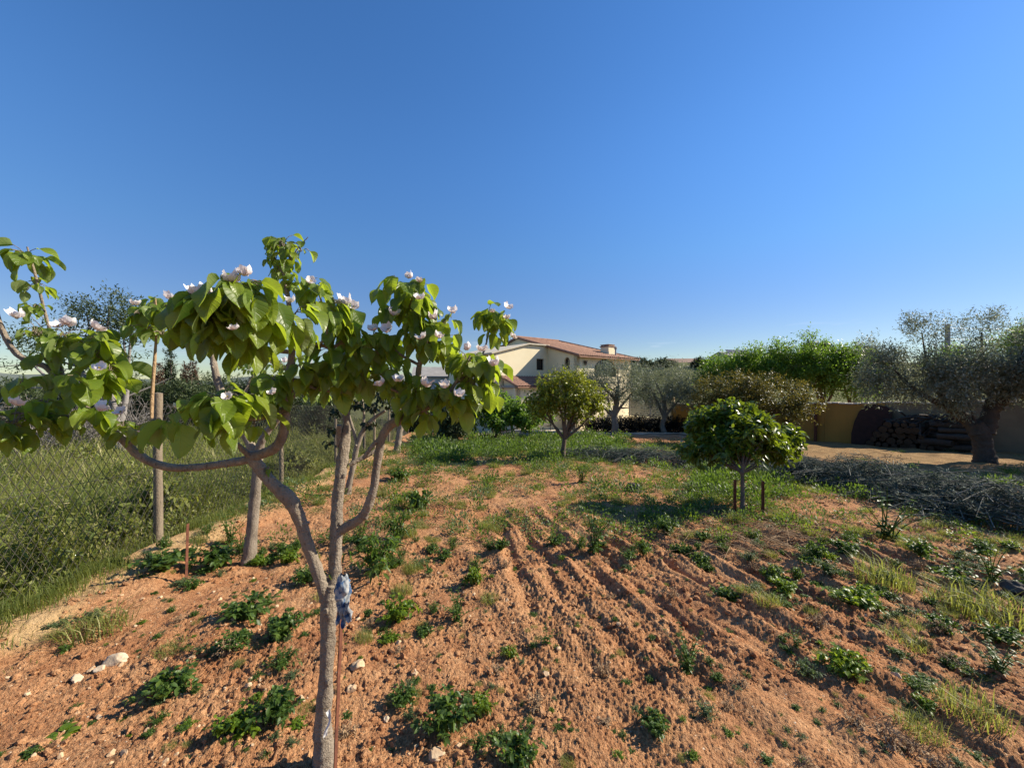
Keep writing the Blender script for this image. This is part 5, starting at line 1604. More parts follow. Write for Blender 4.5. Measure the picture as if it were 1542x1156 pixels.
# ------------------------------------------------------------------ heaps of cut olive branches
def brush_heap(label, path, width, hgt, n, seed):
    r = np.random.default_rng(seed)
    path = np.asarray(path, float)
    tw = MB(); lf = MB()
    P = []; D = []
    for i in range(n):
        t = r.random() * (len(path) - 1); k = int(t); f = t - k
        c = path[k] * (1 - f) + path[k + 1] * f
        tang = nrm(path[k + 1] - path[k])
        side = np.array([-tang[1], tang[0]])
        u = r.normal(0, .42); u = max(-1, min(1, u))
        c2 = c + side * u * width
        z = gz(c2[0], c2[1]) + hgt * (.7 + .6 * float(pnoise(t * 2.3, seed))) * (1 - u * u) * r.random() ** .7
        a = math.atan2(tang[1], tang[0]) + r.normal(0, .55) + (0 if r.random() < .8 else 1.2)
        L = r.uniform(.5, 1.5)
        d = np.array([math.cos(a), math.sin(a), 0])
        if r.random() < .5: d = -d
        p0 = np.r_[c2, z] - d * L * .5; p1 = np.r_[c2, z] + d * L * .5
        p0[2] = max(gz(p0[0], p0[1]) + .02, z - r.uniform(-.05, .12)); p1[2] = max(gz(p1[0], p1[1]) + .03, z - r.uniform(-.12, .15))
        s = spline([np.r_[p0, .007 * r.uniform(.5, 1.3)], np.r_[(p0 + p1) / 2 + [0, 0, r.uniform(.03, .12)], .004], np.r_[p1, .0015]], 5)
        tube(tw, s[:, :3], s[:, 3], 4, 0, False)
        m = 55
        j = r.integers(2, len(s), m)
        P.append(s[j, :3] + r.normal(0, .03, (m, 3))); D.append(nrm(s[-1, :3] - s[0, :3]) * 1.0 + r.normal(0, .38, (m, 3)))
    P = np.concatenate(P); D = np.concatenate(D)
    m = len(P)
    lf.add(*small_leaves(P, D, nrm(r.normal(0, .5, (m, 3)) + [0, 0, 1]), r.uniform(.05, .11, m), r.uniform(.008, .014, m), np.clip(r.normal(.42, .22, m), 0, 1)))
    root = thing('brush_heap', label, 'brush heap', (path[0][0], path[0][1], gz(*path[0])))
    part('twigs', tw, M['brush_twig'], root)
    o = part('leaves', lf, M['olive_dry'], root)
    return root


a0 = G(1185, 722); a1 = G(1270, 725); a2 = G(1370, 748); a3 = G(1450, 768); a4 = G(1560, 800)
brush_heap('long heap of cut grey-blue olive branches across the right side', [a0, a1, a2, a3, a4], .85, .55, 900, 161)
b0 = G(845, 688); b1 = G(930, 692); b2 = G(990, 696); b3 = G(1065, 704); b4 = G(1150, 712)  # last leg is added to darken the ground behind the lemon tree
brush_heap('low heap of cut olive branches between the orange tree and the lemon tree', [b0, b1, b2, b3, b4], .8, .42, 480, 162)

# ------------------------------------------------------------------ the house
HA = 38.0
uA = np.array([math.cos(R(HA)), math.sin(R(HA)), 0]); nA = np.array([math.sin(R(HA)), -math.cos(R(HA)), 0]); upv = np.array([0, 0, 1.0])
Cc = np.array([4.4, 26.0, 0]); LB = 2.864
Ii = Cc - nA * LB; Ee = Ii - uA * 4.9; Ff = Cc + uA * 6.07
GZ = -1.9


def wall_panel(mb, org, u, outer, holes, th, n):
    """upright panel in the plane of u and z, outline outer [(s, z)], holes, thickness th behind the face (n = outward normal)"""
    loops = [outer] + holes
    flat = [Vector((s, z, 0)) for l in loops for s, z in l]
    tris = tessellate_polygon([[Vector((s, z, 0)) for s, z in l] for l in loops])
    P = np.array([org + u * s + upv * z for l in loops for s, z in l])
    N = len(P)
    mb.add(np.vstack([P, P - n * th]), [list(t_) for t_ in tris] + [[a + N for a in t_[::-1]] for t_ in tris])
    i0 = 0
    for l in loops:
        k = len(l)
        Q = np.vstack([P[i0:i0 + k], P[i0:i0 + k] - n * th])
        mb.add(Q, [[j, (j + 1) % k, k + (j + 1) % k, k + j] for j in range(k)])
        i0 += k


def arch(s0, s1, z0, z1):
    r_ = (s1 - s0) / 2
    pts = [(s0, z0), (s1, z0)]
    for k in range(0, 11):
        a = math.pi * k / 10
        pts.append(((s0 + s1) / 2 + r_ * math.cos(a), z1 - min(r_, (z1 - z0) * .6) + min(r_, (z1 - z0) * .6) * math.sin(a)))
    return pts


def quad(mb, a, b, c, d):
    mb.add([a, b, c, d], [[0, 1, 2, 3]])


def tile_roof(mb, p00, p10, p01, p11, per=.24, course=.38, amp=.045):
    """barrel tiles between eave p00-p10 and top p01-p11 (p11 may be inset for a hip)"""
    p00, p10, p01, p11 = [np.asarray(q, float) for q in (p00, p10, p01, p11)]
    Lu = np.linalg.norm(p10 - p00); Lv = np.linalg.norm(p01 - p00)
    nu = int(Lu / per) * 6; ncr = max(2, int(Lv / course)); nv = ncr * 2
    nn = nrm(np.cross(p10 - p00, p01 - p00))
    if nn[2] < 0: nn = -nn
    V = []
    for i in range(nv + 1):
        crs = i // 2; v = min(1.0, (crs + (0.999 if i % 2 else 0)) / ncr)
        lift = .03 * (1 - (i % 2))
        a = p00 + (p01 - p00) * v; b = p10 + (p11 - p10) * v
        for j in range(nu + 1):
            s = j / nu
            q = a + (b - a) * s
            w_ = np.linalg.norm(q - a)
            V.append(q + nn * (amp * abs(math.sin(math.pi * w_ / per)) + lift))
    m = nu + 1
    F = [[i * m + j, i * m + j + 1, i * m + m + j + 1, i * m + m + j] for i in range(nv) for j in range(nu)]
    mb.add(V, F)


def make_house():
    root = thing('house', 'cream two storey house with brown tiled roof, chimney and arched windows', 'house', (Cc[0], Cc[1], GZ))
    slope = .27
    ZE = 3.55
    zI = ZE + slope * LB
    SR = LB + 3.5

    def win_z(t): return t
    # left wing wall (lit), direction from Ee to Ii
    wm = MB()
    LW = 4.9
    win = [(3.79, 2.6), (4.5, 2.6), (4.5, 3.42), (3.79, 3.42)]
    dr = [(1.3, GZ + .05), (2.3, GZ + .05), (2.3, .95), (1.3, .95)]
    wall_panel(wm, Ee, uA, [(0, GZ), (LW, GZ), (LW, zI + .02), (2.98, zI + .02), (0, 3.6)], [win, dr], .25, nA)
    part('wall', wm, M['cream'], root, False)
    # side wall (B) from Ii to Cc, outward normal -uA
    wm = MB()
    v = nA
    arc = arch(1.68, 2.19, 2.4, 3.45)
    wall_panel(wm, Ii, v, [(0, GZ), (LB, GZ), (LB, ZE), (0, zI)], [arc], .25, -uA)
    # continuing gable behind, above the left wing roof
    wall_panel(wm, Ii - nA * .001, -nA, [(0, GZ), (8, GZ), (8, zI + slope * 3.5 - slope * 4.5), (3.5, zI + slope * 3.5), (0, zI)], [], .2, -uA)
    part('wall', wm, M['cream'], root, False)
    # right front wall with arched loggia
    wm = MB()
    lg = arch(1.78, 4.3, 2.1, 3.40)
    low = [(.8, GZ + .05), (1.7, GZ + .05), (1.7, .4), (.8, .4)]
    wall_panel(wm, Cc, uA, [(0, GZ), (6.07, GZ), (6.07, ZE), (0, ZE)], [lg, low], .3, nA)
    part('wall', wm, M['cream'], root, False)
    # far walls so the house is closed
    wm = MB()
    Bk = Cc - nA * 10.9; BkF = Ff - nA * 10.9
    wall_panel(wm, Ff, -nA, [(0, GZ), (10.9, GZ), (10.9, ZE), (0, ZE)], [], .2, uA)
    wall_panel(wm, Bk, uA, [(0, GZ), (6.07, GZ), (6.07, ZE), (0, ZE)], [], -.2, -nA)
    wall_panel(wm, Ee, -nA, [(0, GZ), (6, GZ), (6, 3.6), (0, 3.6)], [], .2, -uA)
    part('wall', wm, M['cream'], root, False)
    # windows
    def window(org, u, n, rect, bars, arched=False):
        f = MB(); s0, s1, z0, z1 = rect
        t_ = .06
        for (a, b, c, d) in ((s0, s0 + t_, z0, z1), (s1 - t_, s1, z0, z1), (s0, s1, z0, z0 + t_), (s0, s1, z1 - t_, z1)):
            cc = org + u * (a + b) / 2 + upv * (c + d) / 2 - n * .14
            box(f, cc, (b - a, .06, d - c), math.atan2(u[1], u[0]))
        for k in range(1, bars + 1):
            s_ = s0 + (s1 - s0) * k / (bars + 1)
            box(f, org + u * s_ + upv * (z0 + z1) / 2 - n * .10, (.025, .025, z1 - z0), math.atan2(u[1], u[0]))
        fo = part('window', f, M['frame'], root, False)
        g = MB()
        c0 = org + u * (s0 + s1) / 2 + upv * (z0 + z1) / 2 - n * .20
        box(g, c0, (s1 - s0, .02, z1 - z0), math.atan2(u[1], u[0]))
        go = part('pane', g, M['glass'], root, False); go.parent = fo
    window(Ee, uA, nA, (3.79, 4.5, 2.6, 3.42), 2)
    window(Ii, nA, -uA, (1.68, 2.19, 2.4, 3.45), 1)
    window(Cc, uA, nA, (1.78, 4.3, 2.1, 3.40), 9)
    # doors
    for org, s0, s1, z1 in ((Ee, 1.3, 2.3, .95), (Cc, .8, 1.7, .4)):
        dm = MB(); box(dm, org + uA * (s0 + s1) / 2 + upv * (GZ + z1) / 2 - nA * .15, (s1 - s0 - .01, .05, z1 - GZ), R(HA), .01)
        part('door', dm, M['frame'], root, False)
    # main roof
    ov = .45
    e0 = Cc + nA * ov - uA * .25 + upv * (ZE - slope * ov + .06); e1 = Ff + nA * ov + uA * .5 + upv * (ZE - slope * ov + .06)
    r0 = Cc - nA * SR - uA * .25 + upv * (ZE + slope * SR + .06); r1 = Cc - nA * SR + uA * 4.6 + upv * (ZE + slope * SR + .06)
    rm = MB()
    tile_roof(rm, e0, e1, r0, r1)
    b0_ = Cc - nA * 11.6 - uA * .25 + upv * (ZE + slope * (SR - 5.2) + .06); b1_ = Ff - nA * 11.6 + uA * .5 + upv * (ZE + slope * (SR - 5.2) + .06)
    tile_roof(rm, b1_, b0_, r1, r0)
    tile_roof(rm, e1, b1_, r1, r1 + (r1 - r0) * .001)
    # underside and fascia
    th = upv * .09
    quad(rm, e0 - th, r0 - th, r1 - th, e1 - th); quad(rm, e0 - th, e1 - th, e1, e0); quad(rm, e0 - th, e0, r0, r0 - th); quad(rm, r0 - th, r0, b0_, b0_ - th)
    ro = part('roof', rm, M['tile'], root)
    # ridge and verge caps
    cm = MB(); tube(cm, [r0 + upv * .05, r1 + upv * .05], .11, 10, 0); tube(cm, [e0 + upv * .03, r0 + upv * .03], .075, 8, 0); tube(cm, [e1 + upv * .03, r1 + upv * .05], .09, 8, 0)
    o = part('ridge_tiles', cm, M['tile'], root); o.parent = ro
    # left wing roof slab and verge
    lm = MB()
    A0 = Ee + upv * 3.62 + nA * .18 - uA * .25 - upv * .06; A1 = Ee + uA * 2.98 + upv * (zI + .05) + nA * .18; A2 = Ii + uA * .02 + nA * .18 + upv * (zI + .05)
    for pa, pb in ((A0, A1), (A1, A2)):
        bk = -nA * 6.0
        quad(lm, pa, pb, pb + bk, pa + bk); quad(lm, pa + th, pb + th, pb + bk + th, pa + bk + th); quad(lm, pa, pb, pb + th, pa + th)
    quad(lm, A0, A0 + th, A0 - nA * 6 + th, A0 - nA * 6)
    part('roof', lm, M['coping'], root, False)
    # chimney and flue
    ch = MB()
    cp = W(915, 530, 30.0)
    box(ch, (cp[0], cp[1], 3.73), (.78, .78, 1.45), R(HA), .01)
    co = part('chimney', ch, M['cream'], root, False)
    ct = MB(); box(ct, (cp[0], cp[1], 4.50), (.88, .88, .08), R(HA), .01)
    for a, b in ((-.3, -.3), (.3, -.3), (.3, .3), (-.3, .3)):
        box(ct, (cp[0] + a * .87 - b * .5, cp[1] + a * .5 + b * .87, 4.57), (.12, .12, .06), R(HA))
    box(ct, (cp[0], cp[1], 4.63), (.80, .80, .06), R(HA), .02)
    o = part('chimney_cap', ct, M['brick'], root, False); o.parent = co
    fm = MB(); fp_ = W(927, 530, 29.5)
    tube(fm, [(fp_[0], fp_[1], 3.3), (fp_[0], fp_[1], 4.25)], .06, 10, 0); tube(fm, [(fp_[0], fp_[1], 4.27), (fp_[0], fp_[1], 4.42)], .11, 10, 0)
    part('flue_pipe', fm, M['steel'], root)
    # wall lamp on the lit corner
    wl = MB(); q = Cc + uA * .75 + nA * .10 + upv * 3.0
    box(wl, q, (.18, .16, .26), R(HA), .03); box(wl, q + upv * .16, (.24, .22, .06), R(HA), .02)
    part('wall_lamp', wl, M['frame'], root, False)
    # annex with lean-to tiled roof
    an = MB()
    Za = 1.42
    a0_ = np.array([.38, 24.5, 0]); a1_ = a0_ + uA * 4.0
    wall_panel(an, a0_, uA, [(0, GZ), (4.0, GZ), (4.0, Za), (0, Za)], [[(1.6, GZ + .9), (2.5, GZ + .9), (2.5, .7), (1.6, .7)]], .2, nA)
    wall_panel(an, a0_, -nA, [(0, GZ), (1.5, GZ), (1.5, Za + .5), (0, Za)], [], .2, -uA)
    part('annex_wall', an, M['cream'], root, False)
    window(a0_, uA, nA, (1.6, 2.5, GZ + .9, .7), 2)
    rm = MB()
    q0 = a0_ + nA * .3 - uA * .25 + upv * (Za + .02); q1 = a1_ + nA * .3 + upv * (Za + .02)
    tile_roof(rm, q0, q1, q0 - nA * 1.8 + upv * .66, q1 - nA * 1.8 + upv * .66)
    quad(rm, q0 - th, q1 - th, q1, q0); quad(rm, q0 - th, q0, q0 - nA * 1.8 + upv * .66, q0 - nA * 1.8 + upv * .66 - th)
    quad(rm, q0 - th, q0 - nA * 1.8 + upv * .66 - th, q1 - nA * 1.8 + upv * .66 - th, q1 - th)
    part('annex_roof', rm, M['tile'], root)
    # flat porch over the dark doorway
    pm = MB(); pc = Ee + uA * 1.55 + nA * .75 + upv * 1.42
    box(pm, pc, (1.9, 1.5, .16), R(HA), .02)
    part('porch_roof', pm, M['grey_conc'], root, False)
    for s_ in (.75, ):
        pp = MB(); b = Ee + uA * s_ + nA * 1.35
        box(pp, b + upv * (GZ + 1.34) / 2, (.18, .18, 1.34 - GZ), R(HA), .01)
        part('porch_post', pp, M['cream'], root, False)


make_house()


def make_shed():
    c = W(668, 575, 34.0)
    root = thing('shed', 'low grey roofed building with pale blue shutter left of the house', 'building', (c[0], c[1], -2.0))
    mb = MB(); box(mb, (c[0], c[1], .1), (4.6, 3, 4.2), R(8), .02); part('wall', mb, M['white_wall'], root, False)
    rm = MB()
    a = R(8); u = np.array([math.cos(a), math.sin(a), 0]); n = np.array([math.sin(a), -math.cos(a), 0]); q = np.array([c[0], c[1], 0])
    e0, e1 = q - u * 2.6 + n * 1.8 + upv * 2.15, q + u * 2.6 + n * 1.8 + upv * 2.15
    t0, t1 = q - u * 2.6 + upv * 3.0, q + u * 2.6 + upv * 3.0
    k0, k1 = q - u * 2.6 - n * 1.8 + upv * 2.15, q + u * 2.6 - n * 1.8 + upv * 2.15
    th = upv * .1
    for o_ in (0 * th, th):
        quad(rm, e0 + o_, e1 + o_, t1 + o_, t0 + o_); quad(rm, k1 + o_, k0 + o_, t0 + o_, t1 + o_)
    quad(rm, e0, e1, e1 + th, e0 + th)
    part('roof', rm, M['grey_conc'], root, False)
    sm = MB()
    for k in range(9):
        box(sm, q + u * (-.1 + .2 * k) + n * 1.54 + upv * 1.5, (.16, .05, 1.1), a)
    part('shutter', sm, M['shutter'], root, False)


make_shed()

# yard paving, kerb and screen by the house
pv = MB()
P4 = [W(745, 655, 24.5)[:2], W(1035, 655, 21.5)[:2], W(1035, 640, 29)[:2], W(745, 640, 31)[:2]]
n_ = 24
gxy = np.array([[(np.array(P4[0]) * (1 - a) + np.array(P4[1]) * a) * (1 - b) + (np.array(P4[3]) * (1 - a) + np.array(P4[2]) * a) * b for a in np.linspace(0, 1, n_)] for b in np.linspace(0, 1, n_)]).reshape(-1, 2)
pv.add(np.c_[gxy, ground_z(gxy[:, 0], gxy[:, 1]) + .05], [[i * n_ + j, i * n_ + j + 1, i * n_ + n_ + j + 1, i * n_ + n_ + j] for i in range(n_ - 1) for j in range(n_ - 1)])
o = pv.build('paved_yard', M['coping']); o['kind'] = 'structure'; o['label'] = 'pale paved yard before the house'
kb = MB()
ka, kb2 = np.array([*W(742, 650, 22.5)[:2]]), np.array([*W(905, 655, 20.5)[:2]])
km = (ka + kb2) / 2; kl = np.linalg.norm(kb2 - ka); kz = gz(*km)
box(kb, (km[0], km[1], kz + .12), (kl, .22, .34), math.atan2(*(kb2 - ka)[::-1]), .02)
o = kb.build('low_kerb', M['grey_conc'], smooth=False)
tag(o, 'low grey concrete kerb along the front of the paved yard', 'kerb')

sc_ = W(988, 607, 27.5)
root = thing('slatted_screen', 'dark grey slatted screen on a low cream base behind the olive trees', 'screen', (sc_[0], sc_[1], gz(sc_[0], sc_[1])))
s0_ = np.array([*W(948, 600, 28.5)[:2]]); s1_ = np.array([10.5, 25.0]); sm_ = (s0_ + s1_) / 2; sl_ = np.linalg.norm(s1_ - s0_); sa_ = math.atan2(*(s1_ - s0_)[::-1])
zb = gz(*sm_)
mb = MB(); box(mb, (*sm_, zb + .35), (sl_, .22, 1.0), sa_, .02); part('base_wall', mb, M['cream'], root, False)
mb = MB()
for k in range(8):
    box(mb, (*sm_, zb + .96 + k * .15), (sl_, .03, .12), sa_)
part('slats', mb, M['grey_conc'], root, False)
for q in (s0_, sm_, ):
    mb = MB(); box(mb, (*q, zb + 1.1), (.10, .10, 2.4), sa_, .01); part('post', mb, M['steel'], root, False)

# hedge with near-black leaves below the olives
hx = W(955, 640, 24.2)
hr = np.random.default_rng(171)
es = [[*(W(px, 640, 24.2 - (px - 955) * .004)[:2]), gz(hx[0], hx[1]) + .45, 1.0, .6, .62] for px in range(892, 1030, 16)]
root = thing('hedge', 'low black-green hedge behind the olive trunk', 'hedge', (hx[0], hx[1], gz(hx[0], hx[1])))
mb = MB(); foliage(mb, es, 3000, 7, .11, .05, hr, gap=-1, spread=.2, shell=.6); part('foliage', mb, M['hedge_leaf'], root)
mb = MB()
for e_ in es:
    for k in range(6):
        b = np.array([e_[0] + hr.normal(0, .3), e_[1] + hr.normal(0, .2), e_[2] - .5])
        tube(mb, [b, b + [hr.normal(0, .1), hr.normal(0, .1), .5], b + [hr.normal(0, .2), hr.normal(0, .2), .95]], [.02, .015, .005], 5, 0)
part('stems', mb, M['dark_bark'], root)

# ------------------------------------------------------------------ garden wall on the right with the things leaning on it
wp = [np.array([10.5, 25.0]), np.array([14.6, 17.9]), np.array([15.75, 16.2]), np.array([17.8, 13.2]), np.array([22.5, 6.2])]
root = thing('garden_wall', 'long ochre rendered garden wall with pale coping along the right side', 'wall', (14.6, 17.9, gz(14.6, 17.9)))
for i, (a, b) in enumerate(zip(wp[:-1], wp[1:])):
    L = np.linalg.norm(b - a); t = (b - a) / L; n = np.array([-abs(t[1]), t[0] * (1 if t[1] < 0 else -1)]); n = np.array([t[1], -t[0]])
    if n[0] > 0: n = -n
    k = 8
    mb = MB(); mc = MB()
    for j in range(k):
        c = a + t * L * (j + .5) / k; z = gz(*c)
        box(mb, (*c, z + .70), (L / k + (.0 if j else 0), .22, 2.1), math.atan2(t[1], t[0]))
        box(mc, (*c, z + 1.785), (L / k - .012, .34, .07), math.atan2(t[1], t[0]), .012)
    # strip inner coincident faces by welding as one run
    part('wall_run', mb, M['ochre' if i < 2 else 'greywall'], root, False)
    part('coping', mc, M['coping'], root, False)
# cream gate pillar at its far end
pl = MB(); box(pl, (10.35, 25.25, gz(10.4, 25.2) + 1.0), (.5, .5, 2.3), R(-55), .03); box(pl, (10.35, 25.25, gz(10.4, 25.2) + 2.2), (.62, .62, .1), R(-55), .02)
tag(pl.build('gate_pillar', M['cream'], smooth=False), 'cream pillar where the garden wall meets the slatted screen', 'pillar')


def on_wall(px):
    """point on the front of the wall below photo column px"""
    k = (px - 771) / FPX
    for a, b in zip(wp[:-1], wp[1:]):
        # a + s (b-a): x = k*y
        dx, dy = b - a
        s = (k * a[1] - a[0]) / (dx - k * dy)
        if -.02 <= s <= 1.02:
            t = (b - a) / np.linalg.norm(b - a); n = np.array([t[1], -t[0]])
            if n[0] > 0: n = -n
            return a + s * (b - a), t, n
    raise ValueError


# rounded dark sheet leaning on the wall
c, t, n = on_wall(1316)
root_z = gz(*c)
mb = MB()
out_ = [(-.60, 0), (.62, 0), (.62, 1.55), (.45, 1.72), (.1, 1.8), (-.22, 1.72), (-.42, 1.45), (-.55, 1.0), (-.62, .5)]
base = np.r_[c + n * .62, root_z - .02]; lean = nrm(np.r_[-n * .22, 1.0]); tt = np.r_[-t if t[0] < 0 else t, 0]
if tt[0] < 0: tt = -tt
nn = nrm(np.cross(tt, lean)); nn = nn if nn[1] < 0 else -nn
P = np.array([base + tt * s + lean * z for s, z in out_]); k = len(P)
mb.add(np.vstack([P, P - nn * .05]), [[j, (j + 1) % k, k + (j + 1) % k, k + j] for j in range(k)])
mb.add(P, [[0, j, j + 1] for j in range(1, k - 1)]); mb.add(P - nn * .05, [[0, j + 1, j] for j in range(1, k - 1)])
tag(mb.build('leaning_panel', M['dark_rust'], smooth=False), 'dark rusty rounded metal sheet leaning against the ochre wall', 'metal sheet')
# rusty post before the wall
c, t, n = on_wall(1231)
mb = MB(); q = c + n * .22; tube(mb, [[*q, gz(*q) - .1], [q[0] + .02, q[1], gz(*q) + .8], [*(q - n * .02), gz(*q) + 1.8]], .06, 8, .05)
tag(mb.build('rusty_post', M['rust']), 'dark rusty post standing against the ochre wall left of the leaning sheet', 'post')

# woodpile: logs stacked end on, then long branches
r = np.random.default_rng(181)
c, t, n = on_wall(1372)
tt = -t if t[0] < 0 else t
k_ = 0
LOGM = []
for i in range(4):
    mb = MB(); rr = [.10, .125, .09, .14][i]; L = .9
    s = np.linspace(-L / 2, L / 2, 7)
    tube(mb, np.c_[s, .012 * np.sin(s * 5 + i), .01 * np.cos(s * 4)], rr * (1 + .05 * np.sin(s * 9 + i)), 14, .10, cap=False)
    bark = mb.mesh('log', M['wood_dark'])
    ends = []
    for e in (-1, 1):
        mb = MB()
        th = np.linspace(0, 2 * np.pi, 14, endpoint=False)
        ring = np.c_[np.full(14, e * (L / 2 + .004)), rr * .96 * np.cos(th), rr * .96 * np.sin(th)]
        mb.add(np.vstack([ring, [e * (L / 2 + .012), 0, 0]]), [[j, (j + 1) % 14, 14] for j in range(14)])
        ends.append(mb.mesh('sawn_end', M['log_end']))
    LOGM.append((bark, ends, rr))


def log_at(p, yaw, i, label):
    o = bpy.data.objects.new('firewood_log', LOGM[i][0]); COL.objects.link(o)
    for em in LOGM[i][1]:
        e = bpy.data.objects.new('sawn_end', em); COL.objects.link(e); e.parent = o
    o.location = p; o.rotation_euler = (r.normal(0, .04), r.normal(0, .04), yaw)
    tag(o, label, 'log', 'firewood logs against the garden wall')


yn = math.atan2(n[1], n[0])
for row in range(5):
    cnt = 8 - row
    for j in range(cnt):
        q = c + n * (.75 + r.normal(0, .05)) + tt * (-.95 + (j + row * .5) * .235)
        i = int(r.integers(4))
        log_at((q[0], q[1], gz(*q) + .11 + row * .205), yn + r.normal(0, .06), i, 'dark log stacked end-on in the woodpile behind the big olive tree')
c2, t2, n2 = on_wall(1432)
for row in range(5):
    for j in range(4):
        q = c2 + n2 * (.45 + j * .24) + (-t2 if t2[0] < 0 else t2) * r.normal(0, .25)
        if row + j > 5: continue
        log_at((q[0], q[1], gz(*q) + .11 + row * .21), math.atan2(t2[1], t2[0]) + r.normal(0, .12), int(r.integers(4)), 'dark log lying lengthwise beside the end-on woodpile')
# loose crooked branches thrown on top
root = thing('branch_heap', 'crooked dark branches thrown on top of the woodpile', 'branch heap', (c[0], c[1], gz(*c)))
mb = MB()
for i in range(70):
    cx_ = c + (c2 - c) * r.uniform(-.35, 1.5) + n * r.uniform(.2, 1.0)
    z = gz(*cx_) + r.uniform(.5, 1.35)
    a = r.uniform(0, 6.28); L = r.uniform(.5, 1.2)
    p0 = np.r_[cx_, z]; d = np.array([math.cos(a), math.sin(a), r.normal(0, .35)])
    s = spline([np.r_[p0 - d * L / 2, .035], np.r_[p0 + r.normal(0, .08, 3), .028], np.r_[p0 + d * L / 2, .010]], 5)
    tube(mb, s[:, :3], s[:, 3], 6, .2)
part('branches', mb, M['wood_dark'], root)

# ------------------------------------------------------------------ far things
def far_house(name, label, px0, px1, py_top, py_bot, d, rz, solar=False):
    c = W((px0 + px1) / 2, py_top, d); wd = (px1 - px0) / FPX * d
    g = gz(c[0], c[1])
    root = thing(name, label, 'house', (c[0], c[1], g))
    h = c[2] - g
    mb = MB(); box(mb, (c[0], c[1], g + h / 2), (wd, wd * .8, h), rz, .05); part('wall', mb, M['white_wall' if solar else 'cream'], root, False)
    u = np.array([math.cos(rz), math.sin(rz), 0]); n = np.array([math.sin(rz), -math.cos(rz), 0]); q = np.array([c[0], c[1], g + h])
    rm = MB()
    e0, e1 = q - u * wd * .54 + n * wd * .46, q + u * wd * .54 + n * wd * .46
    t0, t1 = q - u * wd * .54 + upv * wd * .16, q + u * wd * .54 + upv * wd * .16
    k0, k1 = q - u * wd * .54 - n * wd * .46, q + u * wd * .54 - n * wd * .46
    th = upv * .15
    for o_ in (0 * th, th):
        quad(rm, e0 + o_, e1 + o_, t1 + o_, t0 + o_); quad(rm, k1 + o_, k0 + o_, t0 + o_, t1 + o_)
    quad(rm, e0, e1, e1 + th, e0 + th); quad(rm, e0, e0 + th, t0 + th, t0); quad(rm, e1, t1, t1 + th, e1 + th)
    rm.add([e0, t0, k0], [[0, 1, 2]]); rm.add([e1, t1, k1], [[0, 1, 2]])
    part('roof', rm, M['grey_conc' if solar else 'brick'], root, False)
    if solar:
        for k in range(6):
            f = (k + .5) / 6
            m = MB(); b = q - u * wd * .42 + u * wd * .84 * f + n * wd * .22
            w2 = wd * .84 / 6 * .46
            a_ = b - u * w2 + upv * (wd * .10 + .15); b_ = b + u * w2 + upv * (wd * .10 + .15); c_ = b + u * w2 - n * wd * .10 + upv * (wd * .22 + .15); d_ = b - u * w2 - n * wd * .10 + upv * (wd * .22 + .15)
            quad(m, a_, b_, c_, d_); quad(m, a_ - upv * .06, d_ - upv * .06, c_ - upv * .06, b_ - upv * .06); quad(m, a_, a_ - upv * .06, b_ - upv * .06, b_)
            part('solar_panel', m, M['panel_blue'], root, False)
    wm = MB()
    for f in (-.28, .05, .3):
        box(wm, q + u * wd * f + n * (wd * .4) - upv * 1.0, (.7, .12, .9), rz)
    part('window', wm, M['dark'], root, False)


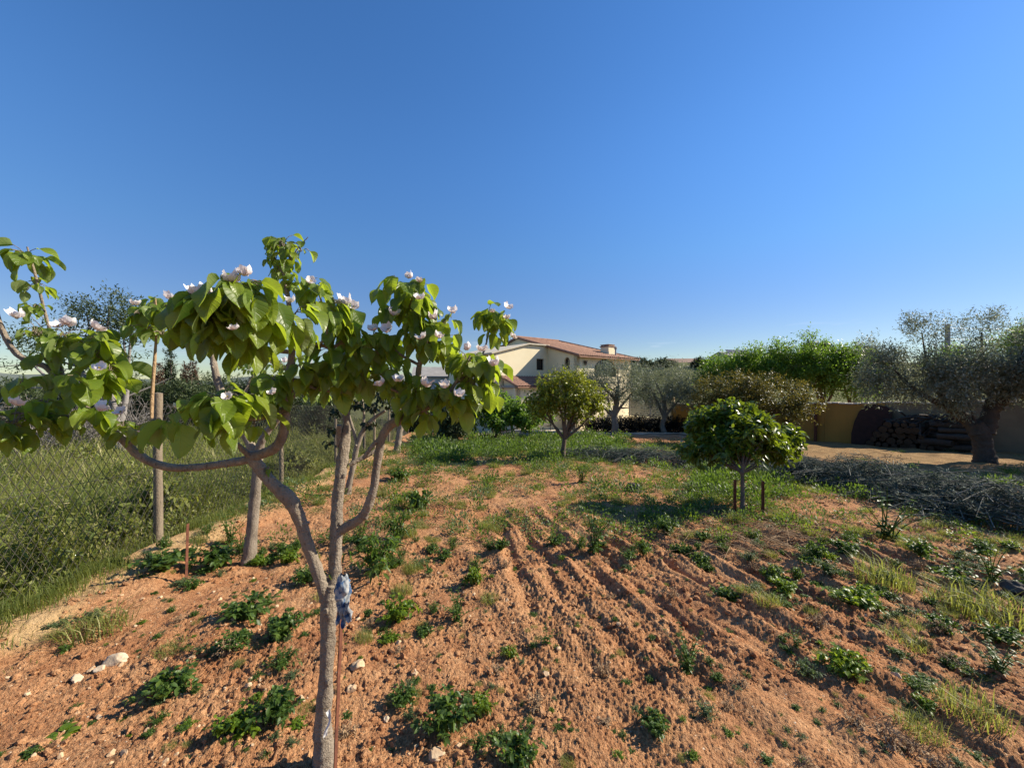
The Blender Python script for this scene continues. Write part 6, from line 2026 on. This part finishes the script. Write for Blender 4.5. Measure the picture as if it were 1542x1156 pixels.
far_house('white_house', 'distant white house with solar panels on its roof above the green trees', 1080, 1128, 539, 560, 62, R(14), True)
far_house('stone_house', 'distant low cream house with a brown roof left of the solar panelled one', 1003, 1046, 548, 560, 66, R(-6))
for i, (px, py, rx, ry, d, lab) in enumerate([(965, 552, 22, 9, 60, 'far dark green tree on the hill, right beside the house chimney side'), (1000, 553, 20, 9, 58, 'far dark tree in front of the low distant cream house'), (1058, 552, 18, 9, 57, 'far tree between the two distant houses on the hill'), (1150, 545, 26, 12, 60, 'far dark tree right of the distant white house'), (1230, 530, 26, 12, 55, 'far dark round tree crown behind the tall sprig'), (1300, 540, 30, 14, 58, 'far dark tree behind the gap beside the big olive'),
                                               (1530, 520, 34, 26, 24, 'green tree behind the wall at the right edge, above the big olive'), (1440, 545, 40, 20, 26, 'green tree behind the wall below the utility pole')]):
    b = W(px, py, d)
    z = gz(b[0], b[1])
    es = [E(px - rx * .4, py, d, rx * .6, ry), E(px + rx * .4, py + 2, d, rx * .6, ry), E(px, py - ry * .3, d, rx * .7, ry * .9)]
    z = min(z, b[2] - ry / FPX * d - 1)
    tree('distant_tree', lab, (b[0], b[1], z), es, 'cypress_leaf' if d > 40 else 'green_leaf', 'dark_bark', 700, 7, .30 if d > 40 else .16, .14 if d > 40 else .07, .15, seed=200 + i, gap=-.4, spread=.5, gfreq=.6, group='trees in the far distance')

# utility pole with wires
pb = W(1427, 578, 26.0)
root = thing('utility_pole', 'grey utility pole with wires rising behind the big olive tree', 'pole', (pb[0], pb[1], gz(pb[0], pb[1])))
pt = W(1427, 488, 26.0)
mb = MB(); tube(mb, [[pb[0], pb[1], root.location.z - .1], [pb[0], pb[1], pt[2]]], [.17, .13], 10, 0); part('mast', mb, M['steel'], root)
for k, (dy_, z_) in enumerate(((0, 0), (.0, -.75), (0, -1.1))):
    a = np.array([pt[0], pt[1], pt[2] - .25 + z_]); b = W(1700, 480 + k * 14, 30.0); 
    s = np.linspace(0, 1, 24)[:, None]
    mb = MB(); tube(mb, a * (1 - s) + b * s - upv * (4 * s * (1 - s) * .35), .012, 4, 0, False); part('wire', mb, M['steel'], root)

# distant hills along the horizon on the left
hm = MB()
n_ = 160
an = np.linspace(R(-80), R(10), n_)
V = []
for rr, hh in ((2300, 0), (2600, 1), (3200, .7), (3600, 0)):
    for a in an:
        x, y = rr * math.sin(a), rr * math.cos(a)
        z = -12 + hh * (62 + 40 * float(pnoise(a * 5, .3)) + 16 * float(pnoise(a * 17, 2.3))) * float(sstep(R(10), R(-12), a))
        V.append((x, y, z))
hm.add(V, [[i * n_ + j, i * n_ + j + 1, i * n_ + n_ + j + 1, i * n_ + n_ + j] for i in range(3) for j in range(n_ - 1)])
o = hm.build('hills', plain('hill', (.16, .18, .15), (.10, .12, .10), .004, .95, .1, 0, .1)); o['kind'] = 'structure'; o['label'] = 'low hills on the horizon'
